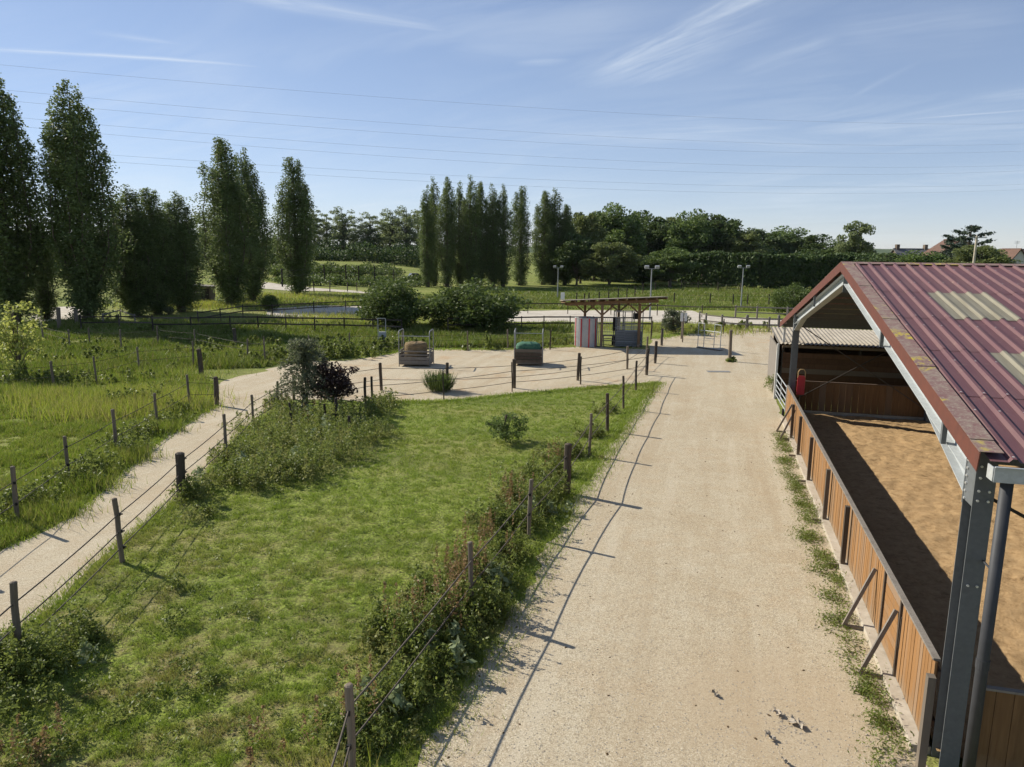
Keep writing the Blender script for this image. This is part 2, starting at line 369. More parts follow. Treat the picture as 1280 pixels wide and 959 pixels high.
M['scrap'] = mat('pale_scrap', var((.42, .365, .29), .25, 14), .9, .1)
M['cover'] = mat('drain_metal', var((.22, .22, .21), .2, 8), .7, .3)
M['poplar'] = leaf('poplar_leaves', ((.066, .095, .028), (.106, .146, .044), (.170, .212, .075)), .32, .5, .6)
M['oakdark'] = leaf('dark_broadleaf', ((.048, .076, .022), (.070, .105, .030), (.10, .14, .042)), .25, .25)
M['oak'] = leaf('broadleaf', ((0.065, 0.102, 0.026), (0.096, 0.145, 0.038), (0.138, 0.189, 0.052)), .30, .25)
M['oaklight'] = leaf('pale_broadleaf', ((0.094, 0.119, 0.037), (0.131, 0.163, 0.05), (0.175, 0.2, 0.069)), .32, .25)
M['thin'] = leaf('airy_leaves', ((.105, .135, .055), (.145, .180, .075), (.19, .225, .10)), .45, .3)
M['hedge'] = leaf('hedge_leaves', ((0.036, 0.065, 0.019), (0.057, 0.094, 0.026), (0.086, 0.124, 0.036)), .22, .5)
M['bush'] = leaf('bush_leaves', ((.050, .076, .017), (.078, .115, .026), (.115, .155, .038)), .28, .9)
M['weed'] = leaf('weed_leaves', ((.088, .116, .024), (.135, .175, .036), (.20, .235, .055)), .38, 2., .5)
M['young2'] = leaf('yellow_weed_leaves', ((.13, .15, .04), (.19, .21, .06), (.27, .27, .09)), .35, 2.)
M['weedpale'] = leaf('pale_weed_leaves', ((0.156, 0.208, 0.098), (0.221, 0.273, 0.13), (0.312, 0.351, 0.195)), .3, 2.)
M['dock'] = leaf('rusty_seed_heads', ((0.15, 0.09, 0.042), (0.24, 0.143, 0.063), (0.3, 0.21, 0.09)), .25, 3.)
M['purple'] = leaf('purple_leaves', ((.028, .018, .016), (.048, .028, .024), (.090, .056, .044)), .2, 3., .4, (.09, .04, .03))
M['grey'] = leaf('grey_green_leaves', ((.070, .085, .045), (.105, .125, .066), (.165, .185, .105)), .3, 2.)
M['young'] = leaf('young_yellow_leaves', ((0.176, 0.223, 0.047), (0.257, 0.297, 0.068), (0.365, 0.378, 0.101)), .45, 1.5)
M['cedar'] = leaf('cedar_needles', ((0.034, 0.055, 0.034), (0.049, 0.075, 0.044), (0.072, 0.101, 0.06)), .12, .8)

# ---------------------------------------------------------------- the land
def ragged(poly, step=.5, amp=.16, seed=0):
    r = random.Random(seed); out = []; n = len(poly)
    for i in range(n):
        a, b = np.array(poly[i]), np.array(poly[(i + 1) % n]); L = np.linalg.norm(b - a); k = max(1, min(80, int(L / step)))
        nn = np.array([-(b - a)[1], (b - a)[0]]) / max(L, 1e-6); ph = r.random() * 9
        for j in range(k):
            q = a + (b - a) * (j / k); d = np.linalg.norm(q); s = amp * min(1, 12 / max(d, 6) + .4)
            o = s * (math.sin(j * step * 1.3 + ph) * .5 + r.uniform(-.7, .7)); out.append(tuple(q + nn * o))
    return out
def sheet(name, poly, z, m, amp=.16, seed=1, drape=False):
    p = ragged(poly, .35 if not drape else 1.5, amp, seed)
    o = MB().add([(x, y, z + (float(T(x, y)) if drape else 0)) for x, y in p], [tuple(range(len(p)))]).build(name, m)
    me = o.data
    if me.polygons[0].normal.z < 0: me.flip_normals()
    return tag(o, kind='structure')
def PX(*pts): return [G(*p) for p in pts]


ax = np.sign(np.linspace(-1, 1, 141)) * np.abs(np.linspace(-1, 1, 141)) ** 2.6 * 5200
ay = -80 + np.linspace(0, 1, 150) ** 2.4 * 6000
gx, gy = np.meshgrid(ax, ay); gz = T(gx, gy)
nx, ny = len(ax), len(ay)
me = bpy.data.meshes.new('ground')
idx = np.arange(nx * ny).reshape(ny, nx)
fq = np.stack([idx[:-1, :-1], idx[:-1, 1:], idx[1:, 1:], idx[1:, :-1]], -1).reshape(-1, 4)
me.from_pydata(np.stack([gx, gy, gz], -1).reshape(-1, 3).tolist(), [], fq.tolist()); me.materials.append(M['ground'])
me.polygons.foreach_set('use_smooth', [True] * len(me.polygons)); tag(link('ground', me), kind='structure')

DRIVE_L = PX((518, 959), (584, 868), (636, 772), (678, 698), (718, 628), (762, 560), (796, 510), (822, 478))
DRIVE = [(-4.2, -12), (-2.6, 3)] + DRIVE_L + [G(822, 455), G(860, 440), G(965, 440), BW(-.2, 12), BW(-.12, 5), BW(-.12, -5), BW(-.12, -14), (1.5, -12)]
sheet('driveway', DRIVE, .012, M['gravel'], .13, 3)
YARD = PX((420, 500), (470, 502), (560, 501), (640, 493), (740, 484), (824, 477), (900, 470)) + [BW(-.2, 10), BW(-.4, 22), G(1010, 409), G(900, 411), G(815, 424), G(812, 437), G(720, 433), G(640, 437), G(520, 437), G(470, 446), G(430, 452), G(380, 452), G(330, 462)]
sheet('yard', YARD, .008, M['yard'], .22, 4)
PATH = PX((345, 462), (300, 470), (275, 478), (268, 508), (232, 530), (190, 560), (140, 602), (92, 645), (0, 690), (-160, 770)) + [(-9.5, 8.2)] + PX((-20, 812), (0, 800), (56, 764), (132, 695), (209, 632), (247, 604), (278, 573), (309, 532), (347, 500), (420, 500), (400, 470))
sheet('path', PATH, .004, M['gravel'], .12, 5)
sheet('riding_arena', PX((560, 402), (700, 402.5), (800, 402.5), (880, 405), (980, 408), (1100, 408), (1060, 401), (960, 398), (885, 395), (865, 388.5), (700, 388), (600, 390)), .006, M['whitesand'], .2, 6)
sheet('lunging_arena', PX((335, 396), (480, 399), (500, 392), (470, 383), (400, 382), (330, 386)), .006, M['whitesand'], .2, 7)
sheet('sandy_track', PX((325, 364), (360, 366), (410, 366), (470, 368.5), (450, 365.5), (400, 363.6), (355, 361), (330, 359.5)), .05, M['whitesand'], .3, 8, True)
sheet('sandy_clearing', PX((42, 408), (100, 401), (112, 392), (98, 383), (62, 384), (36, 398)), .006, M['whitesand'], .3, 9)
sheet('far_path', PX((1180, 405), (1280, 410), (1280, 402), (1150, 398)), .007, M['yard'], .2, 10)

# arena floor inside the barn, uneven and banked up against the boards
NA = 230; xs = np.linspace(.05, 19.9, NA); ys = np.linspace(-10.35, 10.4, NA); X, Y = np.meshgrid(xs, ys)
from mathutils import noise as mn
Z = np.array([[.05 * mn.fractal((a * 1.1, b * 1.1, 0), 1., 2., 5) + .034 * mn.noise((a * 4.5, b * 4.5, 3)) + .022 * mn.noise((a * 11, b * 11, 5)) for a in xs] for b in ys]) + .10
Z += .16 * np.exp(-(10.4 - Y) / .5) + .06 * np.exp(-(X) / .4)
fl = bpy.data.meshes.new('arena_floor'); ii = np.arange(NA * NA).reshape(NA, NA)
fl.from_pydata(np.stack([X, Y, Z], -1).reshape(-1, 3).tolist(), [], np.stack([ii[:-1, :-1], ii[:-1, 1:], ii[1:, 1:], ii[1:, :-1]], -1).reshape(-1, 4).tolist())
fl.materials.append(M['sand']); fl.polygons.foreach_set('use_smooth', [True] * len(fl.polygons))
o = tag(link('arena_floor', fl), kind='structure'); o.location = (BO[0], BO[1], 0); o.rotation_euler = (0, 0, -TH)

# far hills
hv, hf = [], []
for i in range(161):
    a = R(-60 + 120 * i / 160); hgt = 24 + 10 * mn.noise((i * .07, 1, 0)) + 5 * mn.noise((i * .4, 2, 0)) + 2 * mn.noise((i * 1.7, 5, 0))
    for rr, q in ((2300, -2), (2700, hgt * .75), (3100, hgt)): hv.append((rr * math.sin(a), rr * math.cos(a), q))
for i in range(160):
    for j in range(2): k = i * 3 + j; hf.append((k, k + 3, k + 4, k + 1))
tag(MB().add(hv, hf).build('hills', mat('wooded_hill', lambda t, p, o, r: (t.mix(t.rng(t.noise(p, .02, 5, .7), .35, .65), (.045, .07, .03), (.09, .115, .05)), None), .95, .05)), kind='structure')

# ---------------------------------------------------------------- the barn (local x: into the building, y: along the gable)
def loc(u, v, z=0.):
    g = np.array(G(u, v, z)) - BO; return float(g @ ND), float(g @ DD)
barn = empty('riding_barn', (BO[0], BO[1], 0), -TH, 'open steel framed riding barn with maroon ribbed roof', 'barn')
RY = -.15
def zr(y): return 6.24 - .187 * abs(y - RY)
BL = 19.9                                           # length of the building
FR = [0., 4.95, 9.9, 14.85, 19.65]
def ibeam(a, b, depth, wid, up, tf=.014, tw=.009):
    m = MB(); a, b, up = Vector(a), Vector(b), Vector(up); ax_ = (b - a).normalized(); up = (up - ax_ * up.dot(ax_)).normalized()
    m.bar(a, b, tw, depth - 2 * tf, up)
    for s in (-1, 1):
        o = up * s * (depth - tf) / 2; m.bar(a + o, b + o, wid, tf, up)
    return m
bolt_me = MB().tube([(0, 0, 0), (-.018, 0, 0)], .016, 6).mesh('bolt', M['bolt'])
for k, fx in enumerate(FR):
    c = fx + .12
    for sg in (-1, 1):
        y = sg * 10.44; top = zr(y) - .2
        col = ibeam((c, y, 0), (c, y, top), .34, .22, (0, 1, 0)).build('column', M['galvdk'], barn)
        # rafter with a deeper haunch beside the column
        ya, yb = sg * 10.27, RY
        za, zb = zr(ya) - .34, zr(yb) - .34
        rf = ibeam((c, ya, za), (c, yb + sg * .012, zb), .30, .2, (0, 0, 1)).build('rafter', M['rafter'], barn)
        h = MB(); yc = sg * 8.3; zc = zr(yc) - .49
        h.add([(c - .004, ya, za - .15), (c - .004, yc, zc), (c - .004, ya, za - .40), (c + .004, ya, za - .15), (c + .004, yc, zc), (c + .004, ya, za - .40)],
              [(0, 1, 2), (3, 5, 4), (0, 3, 4, 1), (1, 4, 5, 2), (2, 5, 3, 0)])
        h.bar((c, ya, za - .405), (c, yc, zc - .004), .2, .014, (0, 0, 1)); h.build('haunch', M['rafter'], rf)
        ep = MB().box((c, sg * 10.266 - sg * .004, za - .22), (.23, .022, .58)).build('end_plate', M['galvdk'], col)
        if k == 0:
            st = MB().box((c - .104, sg * 10.44, top - .26), (.008, .31, .60)); st.build('stiffener', M['galvdk'], col)
            if sg < 0:
                for q in range(6):
                    b = link('bolt', bolt_me, col, (c - .108, -10.34 - .0 * q, top - .06 - .095 * q))
                for q, (dx, dz) in enumerate([(-.06, -.06), (-.06, -.20), (-.06, -.36), (.05, -.36), (-.06, -.48), (.05, -.48), (-.05, -1.55), (.05, -1.55)]):
                    b = link('bolt', bolt_me, col, (c + dx, -10.61, top + dz)); b.rotation_euler = (0, 0, R(90))
    ap = MB().box((c, RY, zr(RY) - .42), (.22, .024, .55)).build('apex_plate', M['galvdk'], barn)
# purlins under the sheets
for y in [-10.6, -9.2, -7.7, -6.2, -4.7, -3.2, -1.7, -.5, .35, 1.5, 3., 4.5, 6., 7.5, 9., 10.5, 12., 13.4, 14.9]:
    MB().box((BL / 2, y, zr(y) - .115), (BL - .06, .06, .145)).build('purlin', M['galvdk'], barn)
# roof sheets: trapezoidal ribs, each sheet its own piece, upper rows lapping over the lower ones
PIT = .28; SW = 1.12
def sheet_me(name, L, m, drop):
    pr = [(0, 0)]
    for j in range(4):
        x = .24 + PIT * j
        if x + .06 < SW + .06: pr += [(x - .055, 0), (x - .022, .042), (x + .022, .042), (x + .055, 0)]
    pr += [(SW + .02, 0)] if pr[-1][0] < SW else []
    pr = [(min(x, SW + .055), z) for x, z in pr]; n = len(pr); vs, fs = [], []
    for i, t in enumerate((0, .5, 1)):
        vs += [(x, L * t, z - drop * t + .0) for x, z in pr]
    for i in range(2):
        for k in range(n - 1): fs.append((i * n + k, i * n + k + 1, (i + 1) * n + k + 1, (i + 1) * n + k))
    mb = MB().add(vs, fs); me = mb.mesh(name, m); return me
SL = math.atan(.187)
def lay(rows, sg):
    for r, (ya, yb) in enumerate(rows):
        L = (abs(yb - ya) + .12) / math.cos(SL)
        a = sheet_me('roof_sheet', L, M['roof'], 0); b = sheet_me('rooflight_sheet', L, M['clear'], 0)
        for cidx in range(17):
            clear = cidx % 5 == 1 and r in (1, 3)
            o = link('rooflight_sheet' if clear else 'roof_sheet', b if clear else a, barn)
            y0 = ya; z0 = zr(ya) + .006 * (len(rows) - r) + (.004 if clear else 0) - (.0015 if cidx % 2 else 0)
            o.location = (.015 + cidx * SW + (0 if sg < 0 else 0), y0, z0)
            # length runs down the slope
            o.rotation_euler = (-SL, 0, 0) if sg > 0 else (SL, 0, 0)
            if sg < 0: o.scale = (1, -1, 1)
lay([(-.25, -2.95), (-2.95, -4.95), (-4.95, -6.85), (-6.85, -8.85), (-8.85, -10.86)], -1)
lay([(0., 3.), (3., 6.), (6., 9.), (9., 12.), (12., 15.25)], 1)
rc = MB()
for sg in (-1, 1):
    rc.bar((-.05, RY + sg * .11, zr(RY) + .058 - .02), (BL - .7, RY + sg * .11, zr(RY) + .058 - .02), .24, .008, (0, sg * .187, 1))
rc.build('ridge_cap', M['flash'], barn)
for sg, yl in ((-1, -10.9), (1, 15.3)):
    m = MB(); ze = zr(yl)
    m.bar((-.075, RY, zr(RY) - .055), (-.075, yl, ze - .055), .012, .23, (0, 0, 1)); m.build('fascia', M['fascia'], barn)
    # lapped lengths of edge flashing
    y = RY
    while abs(y - yl) > .01:
        y2 = y + sg * min(2.6, abs(yl - y))
        MB().bar((.045, y, zr(y) + .062), (.045, y2, zr(y2) + .066 + .006), .25, .006, (0, 0, 1)).build('edge_flashing', M['flash'], barn); y = y2
for y in (-9.4, -5.2, 4.6, 9.8):
    MB().box((-.03, y, zr(y) - .32), (.06, .07, .34)).build('fascia_bracket', M['galvdk'], barn)
g = MB(); gy0, gy1, gz0 = -11.12, -10.93, zr(-10.9) - .20; DPX, DPY = .20, -11.0
g.box((BL / 2, gy0, gz0 + .075), (BL - .04, .012, .17)).box((BL / 2, (gy0 + gy1) / 2, gz0 - .006), (BL - .04, .20, .012)).box((BL / 2, gy1, gz0 + .06), (BL - .04, .010, .13)).box((.014, (gy0 + gy1) / 2, gz0 + .075), (.012, .176, .16))
g.box((BL / 2, gy0 - .012, gz0 + .163), (BL - .04, .03, .012)); g.build('gutter', M['galv'], barn)
dp = MB().tube([(DPX, DPY, gz0 - .01), (DPX, DPY, 1.75), (DPX, DPY, .05)], .066, 16).build('downpipe', M['pipe'], barn, True)
MB().tube([(DPX, DPY, 1.72), (DPX, DPY, 1.84)], .074, 16).build('collar', M['pipe'], dp)
MB().tube([(DPX, DPY, 2.9), (DPX, -10.62, 2.9)], .014, 6).build('pipe_clip', M['pipe'], dp)
# cross bracing in the far side
for a, b in (((.25, 10.5, 3.75), (4.85, 10.5, .75)), ((.25, 10.53, .75), (4.85, 10.53, 3.75))):
    MB().tube([a, b], .022, 6).build('cross_brace', M['postdk'], barn)
for a, b in (((.3, -10.4, 3.6), (4.8, -10.4, 1.3)),): MB().tube([a, b], .022, 6).build('cross_brace', M['postdk'], barn)

# ---------------------------------------------------------------- kickboards of the arena
kick = empty('kickboard_fence', (*BW(-.05, 0), 0), -TH, 'orange brown plank kickboard between the driveway and the covered arena', 'kickboard')
KH = 1.34
pl_me = []
for q in range(5):
    m = MB(); h = KH - .12; wv = .132
    m.box((0, 0, h / 2), (.028, wv - .006 - .002 * q, h)); pl_me.append(m.mesh('plank', M['plank']))
PW = .137; gate0, gate1 = -8.55, -7.45
y = -10.2; i = 0
while y < 10.3:
    if not (gate0 < y < gate1):
        o = link('plank', pl_me[i % 5], kick, (random.uniform(-.004, .004), y, .12)); o.rotation_euler = (0, 0, random.uniform(-.02, .02)); o.scale = (1, 1, random.uniform(.985, 1.0))
    y += PW; i += 1
for k in range(8):
    MB().box((0, (gate0 + gate1) / 2, .20 + k * .148), (.03, gate1 - gate0 - .05, .138)).build('gate_board', M['plank'], kick)
for yy in (gate0, gate1): MB().box((-.03, yy, .12 + KH / 2 - .06), (.035, .06, KH - .12)).build('gate_stile', M['postbrown'], kick)
for a, b in ((-10.25, -3.5), (-3.5, 3.4), (3.4, 10.35)): MB().box((.005, (a + b) / 2, KH + .016), (.085, b - a - .006, .032)).build('cap_rail', M['greywood'], kick)
for zz_ in (.45, 1.15): MB().box((.055, 0, zz_), (.05, 20.5, .09)).build('back_rail', M['browndk'], kick)
MB().box((.023, 0, .12 + (KH - .13) / 2), (.012, 20.5, KH - .15)).build('gap_light_stop', M['browndk'], kick)  # added unseen board that stops sunlight leaking between the planks
for (u, v, h_) in [(1159, 844, 1.36), (1061, 633, 1.36), (1037, 587, 1.36), (1016, 547, 1.36), (1004, 521, 1.36), (996, 506, 1.3)]:
    yy = loc(u, v, h_)[1]
    p = MB().box((-.17 if v > 800 else -.11, yy, h_ / 2), (.09, .11, h_)).build('post', M['postbrown'], kick)
    MB().box((-.22, yy - .03, .07), (.34, .05, .06)).build('foot_rail', M['greywood'], kick)
for (ut, vt, uf, vf) in [(1094, 711, 1058, 785), (1114, 762, 1079, 845), (994, 506, 981, 541), (998, 513, 985, 552)]:
    yt = loc(ut, vt, 1.1)[1]; pf, yf = loc(uf, vf); pf = max(-.85, min(-.5, pf + .05))
    MB().bar((-.05, yt, 1.1), (pf, yf, .03), .06, .045, (0, 1, 0)).build('brace', M['greywood'], kick)
    MB().bar((pf, yf, .04), (-.05, yf - .05, .05), .05, .05).build('foot_rail', M['greywood'], kick)
MB().box((.0, loc(1116, 762, 1.2)[1], .85), (.06, .05, .5)).build('batten', M['postdk'], kick)
MB().box((-.06, 0, .055), (.24, 20.5, .11)).build('concrete_footing', M['concrete'], kick)
side = empty('kickboard_wall', (*BW(0, -10.62), 0), -TH, 'dark plank kickboard along the near side under the gutter', 'kickboard')
sp_me = MB().box((0, 0, .6), (.193, .03, 1.2)).mesh('plank', M['plankshade']); x = .42
while x < 19.6:
    o = link('plank', sp_me, side, (x, random.uniform(-.004, .004), .05)); o.rotation_euler = (random.uniform(-.004, .004), 0, 0); x += .2
MB().box((10., .005, 1.27), (19.3, .08, .03)).build('cap_rail', M['greywood'], side)
MB().box((10., .04, .7), (19.3, .05, .09)).build('back_rail', M['browndk'], side)
fk = empty('kickboard_wall', (*BW(0, 10.72), 0), -TH, 'shaded brown plank kickboard along the far side of the arena', 'kickboard')
fp = MB().box((0, 0, .58), (.232, .03, 1.16)).mesh('plank', M['plankshade']); x = .35
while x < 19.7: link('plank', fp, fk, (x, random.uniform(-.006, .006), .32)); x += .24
MB().box((10., -.04, .2), (19.6, .16, .26)).build('concrete_footing', M['concrete'], fk)
MB().box((10., 0, 1.50), (19.6, .09, .03)).build('cap_rail', M['browndk'], fk)
rs = empty('muck_scoop', (*BW(.42, 10.15), 0), -TH, 'red plastic muck scoop hanging beside the far barn column', 'scoop')
m = MB(); m.prism([(-.14, 1.05), (.14, 1.05), (.14, 1.72), (.10, 1.80), (-.10, 1.80), (-.14, 1.72)], -.03, .03); m.build('pan', M['red'], rs)
MB().tube([(-.13, 0, 1.72), (-.13, 0, 1.95), (-.07, 0, 2.05), (.07, 0, 2.05), (.13, 0, 1.95), (.13, 0, 1.3)], .02, 6).build('handle', M['tan'], rs)
MB().tube([(0, 0, 1.06), (0, 0, .2)], .012, 5).build('rod', M['postdk'], rs)
# stable shed with a corrugated roof behind the barn
sh = empty('stable_shed', (*BW(0, 15.5), 0), -TH, 'low stable shed with pale corrugated roof behind the riding barn', 'shed')
n = 640; vs, fs = [], []
for j, (yy, z0) in enumerate(((-.95, 2.52), (1.8, 2.63), (4.6, 2.74))):
    for i in range(n + 1):
        xx = -.15 + 19.6 * i / n; vs.append((xx, yy, z0 + .022 * math.sin(xx * 2 * math.pi / .18)))
for j in range(2):
    for i in range(n): k = j * (n + 1) + i; fs.append((k, k + 1, k + n + 2, k + n + 1))
MB().add(vs, fs).build('roof', M['fibre'], sh, True)
MB().box((9.7, -.80, 2.40), (19.3, .06, .12)).build('front_beam', M['timber'], sh)
for k in range(8): MB().box((9.7, -.72, .35 + k * .235), (19.2, .03, .225)).build('board', M['browndk'], sh)
for xx in (.1, 3.3, 6.5, 9.7, 12.9, 16.1, 19.2): MB().box((xx, -.66, 1.2), (.1, .1, 2.4)).build('post', M['postdk'], sh)
MB().box((9.7, 4.4, 1.3), (19.3, .08, 2.6)).build('back_wall', M['browndk'], sh)
MB().box((-.10, 1.8, 1.15), (.06, 5.1, 2.3)).build('side_wall', M['greywood'], sh)
MB().box((-.14, -.88, 1.25), (.09, .12, 2.5)).build('corner_trim', M['white'], sh)
MB().box((19.5, 1.8, 1.2), (.06, 5.1, 2.4)).build('side_wall', M['browndk'], sh)
for xx in (.12, 5., 10.): MB().box((xx, -.4, 2.9), (.10, .10, .85)).build('prop', M['white'], sh)
fg = empty('field_gate', (*BW(-.02, 10.75), 0), -TH, 'galvanised tubular field gate closing the passage beside the barn', 'gate')
for z in (.25, .45, .68, .92, 1.2): MB().tube([(0, .05, z), (-.1, 3.6, z)], .022, 6).build('bar', M['galv'], fg)
for yy, xx in ((.05, 0), (1.8, -.05), (3.6, -.1)): MB().tube([(xx, yy, .2), (xx, yy, 1.22)], .026, 6).build('upright', M['galv'], fg)
MB().tube([(-.10, .25, .14), (-.02, .25, .14)], .13, 14).build('wheel', M['black'], fg)

# ---------------------------------------------------------------- fences
def post_mesh(h, r, m, square=False, n=8, pointed=False):
    mb = MB(); rr = random.Random(int(h * 1000 + r * 9999)); k = 5
    pts = [(rr.uniform(-.004, .004) * i, rr.uniform(-.004, .004) * i, -.25 + (h + .25) * i / (k - 1)) for i in range(k)]
    pts[0] = (0, 0, -.25); rad = [r * rr.uniform(.93, 1.05) for _ in range(k)]
    pts.append((pts[-1][0], pts[-1][1], h + r * .25)); rad.append(r * .55)
    mb.tube(pts, rad, 4 if square else n); return mb.mesh('post', m)
_pc = {}
def pm(h, r, m, square=False):
    k = (round(h, 1), round(r, 3), m, square, random.randrange(3))
    if k not in _pc: _pc[k] = post_mesh(k[0] + .003 * k[4], r, M[m], square)
    return _pc[k]
ins_me = MB().box((0, 0, 0), (.05, .05, .06)).box((.04, 0, 0), (.05, .025, .03)).mesh('insulator', M['black'])
def wire_fence(label, posts, strands, r=.012, wm='rope', name='wire_fence', group=None, sag=.03, base_rz=None):
    """posts: (u_top, v_top, height, radius, material); strands: heights"""
    P = []
    for (u, v, h, rad, m) in posts:
        x, y = G(u, v, h + float(0)); z = float(T(x, y))
        if z > .05: x, y = G(u, v, h + z)
        P.append((x, y, z, h, rad, m))
    f = empty(name, (P[0][0], P[0][1], P[0][2]), 0, label, 'fence', group)
    for (x, y, z, h, rad, m) in P:
        o = link('post', pm(h, rad, m), f, (x - P[0][0], y - P[0][1], z - P[0][2])); o.rotation_euler = (random.uniform(-.035, .035), random.uniform(-.035, .035), random.uniform(0, 6))
        if math.hypot(x, y) < 26:
            for s in strands:
                i = link('insulator', ins_me, o, (rad * .9 * (1 if x > 0 else 1), 0, s)); i.rotation_euler = (0, 0, 0)
    for s in strands:
        pts = []
        for a, b in zip(P[:-1], P[1:]):
            L = math.hypot(b[0] - a[0], b[1] - a[1]); k = 5
            for j in range(k):
                t = j / k; q = sag * min(1., L / 4) * 4 * t * (1 - t)
                pts.append((a[0] + (b[0] - a[0]) * t - P[0][0], a[1] + (b[1] - a[1]) * t - P[0][1], a[2] + (b[2] - a[2]) * t + s * (a[3] / 1.35 * (1 - t) + b[3] / 1.35 * t) - q - P[0][2]))
        e = P[-1]; pts.append((e[0] - P[0][0], e[1] - P[0][1], e[2] + s * e[3] / 1.35 - P[0][2]))
        MB().tube(pts, r, 5).build('rope', M[wm], f)
    return f
def rail_fence(label, posts, rails, m='postdk', name='rail_fence', h=1.2, pr=.06, rw=.045, rh=.11, group=None, tops=True):
    P = []
    for q in posts:
        x, y = G(q[0], q[1], h); z = float(T(x, y))
        for _ in range(6): x, y = G(q[0], q[1], h + z); z = float(T(x, y))
        P.append(Vector((x, y, z)))
    f = empty(name, P[0], 0, label, 'fence', group)
    for p in P: o = link('post', pm(h, pr, m, True), f, p - P[0]); o.rotation_euler = (0, 0, R(45))
    for a, b in zip(P[:-1], P[1:]):
        for z in rails: MB().bar(a - P[0] + Vector((0, -pr - .02, z)), b - P[0] + Vector((0, -pr - .02, z)), rw, rh).build('rail', M[m], f)
    return f


w1 = 1.38
wire_fence('roped post fence between the grass paddock and the driveway',
           [(395, 985, w1, .052, 'post'), (436, 856, w1, .052, 'post'), (590.5, 680, w1, .05, 'post'), (662, 601, w1, .047, 'post'), (710, 555, 1.4, .10, 'postbrown'), (738, 518, w1, .05, 'post'),
            (760.5, 493, w1, .065, 'postbrown'), (781, 471, w1, .05, 'postbrown'), (796, 452, w1, .055, 'postdk'), (809.5, 437, w1, .085, 'postdk')], (1.06, .60), .0135)
wire_fence('roped post fence on the paddock side of the narrow path',
           [(-120, 838, 1.35, .052, 'post'), (14.5, 732, 1.35, .055, 'post'), (146, 626, 1.35, .055, 'post'), (222.5, 565, 1.25, .12, 'postdk'), (280, 520, 1.35, .05, 'post'), (315, 494, 1.2, .045, 'post'), (345, 477, 1.2, .045, 'postdk'), (366, 469, 1.1, .07, 'postbrown')],
           (1.05, .68, .33), .013)
wire_fence('roped post fence on the meadow side of the narrow path',
           [(-70, 632, 1.35, .05, 'post'), (14.5, 586, 1.35, .055, 'post'), (80.5, 546, 1.3, .05, 'post'), (141.5, 514, 1.35, .055, 'post'), (193.5, 490, 1.25, .05, 'post'), (234.5, 469, 1.3, .05, 'post'), (269, 470, 1.25, .10, 'postbrown')], (1.02, .5), .011)
wire_fence('stout post fence around the sandy feeding yard',
           [(408, 462, 1.25, .05, 'postbrown'), (476, 454, 1.3, .075, 'postbrown'), (559, 454, 1.3, .075, 'postbrown'), (643, 450.5, 1.35, .09, 'postbrown'), (723, 443, 1.35, .075, 'postbrown'), (785, 433, 1.3, .065, 'post'), (809, 420, 1.25, .06, 'post')], (1.1, .55), .012, name='post_fence')
wire_fence('thin dark post fence along the top edge of the paddock',
           [(381, 487, 1.0, .04, 'postdk'), (419, 480, 1.2, .04, 'postdk'), (456, 472, 1.3, .055, 'postdk'), (464.5, 471, 1.3, .05, 'postdk'), (554.5, 464, 1.3, .03, 'postdk'), (640.5, 453, 1.4, .03, 'postdk'), (726.5, 447, 1.35, .045, 'postdk'), (809.7, 437.2, 1.3, .03, 'postdk')], (.95, .45), .012, name='post_fence')
wire_fence('thin wire fence behind the hay feeders',
           [(330, 421, 1.3, .04, 'post'), (385, 419, 1.3, .04, 'post'), (436, 416, 1.3, .04, 'post'), (502, 415, 1.3, .04, 'post'), (585, 414, 1.3, .05, 'post'), (635, 412, 1.3, .05, 'post'), (688, 413, 1.3, .05, 'postdk'), (735, 409, 1.3, .04, 'postdk')], (1.1, .75, .4), .009)
wire_fence('wire fence with weathered posts beside the round bush', [(814.5, 402, 1.35, .06, 'postbrown'), (853, 399, 1.5, .08, 'post'), (880, 399, 1.3, .05, 'post'), (905, 399, 1.2, .05, 'postbrown')], (1.1, .7), .010)
for lab, u, v, h, rd, mm in [('dark stubby post at the yard corner behind the roped fence', 820, 427, 1.3, .085, 'postdk'), ('brown post in front of the seeding grass by the shelter', 828, 410, 1.25, .09, 'postbrown'),
                             ('lone grey post standing in a tuft on the gravel', 914.5, 414, 1.85, .10, 'post'), ('thick brown gate post at the head of the narrow path', 250, 438, 1.35, .13, 'postbrown'),
                             ('thick dark post in the mown strip beyond the path', 293, 411, 1.2, .13, 'postdk'), ('left of two rough posts in the sandy clearing', 71.5, 385, 1.7, .16, 'post'), ('right of two rough posts in the sandy clearing', 94.5, 387, 1.4, .14, 'post'),
                             ('short dark stake left of the purple shrub', 363, 504, .9, .045, 'postdk'), ('dark stake under the purple shrub', 419, 496, 1.15, .06, 'postdk'), ('short dark stake between the two shrub stems', 406, 505, .8, .045, 'postdk'), ('leaning dark stake in the weeds nearest the paddock', 437, 520, .8, .045, 'postdk')]:
    x, y = G(u, v, h); o = link('stake' if 'stake' in lab else 'timber_post', pm(h, rd, mm), None, (x, y, 0)); o.rotation_euler = (random.uniform(-.03, .03), random.uniform(-.04, .04), 0); tag(o, lab, 'post')
rail_fence('dark two rail fence in front of the lunging arena', [(190, 396), (238, 396), (287, 395), (322, 395), (357, 396), (393, 396.5), (430, 397), (466, 398), (502, 399)], (1.12, .62))
rail_fence('dark rail fence behind the lunging arena', [(247, 389), (275, 385), (303, 381), (340, 380), (392, 377), (432, 375.5), (476, 374)], (1.05, .6), rh=.09)
rail_fence('dark rail fence along the near side of the riding arena', [(560, 397), (610, 396.5), (652, 395.5), (680, 395), (713, 395), (742, 395.5), (780, 396), (815, 396)], (1.12, .62))
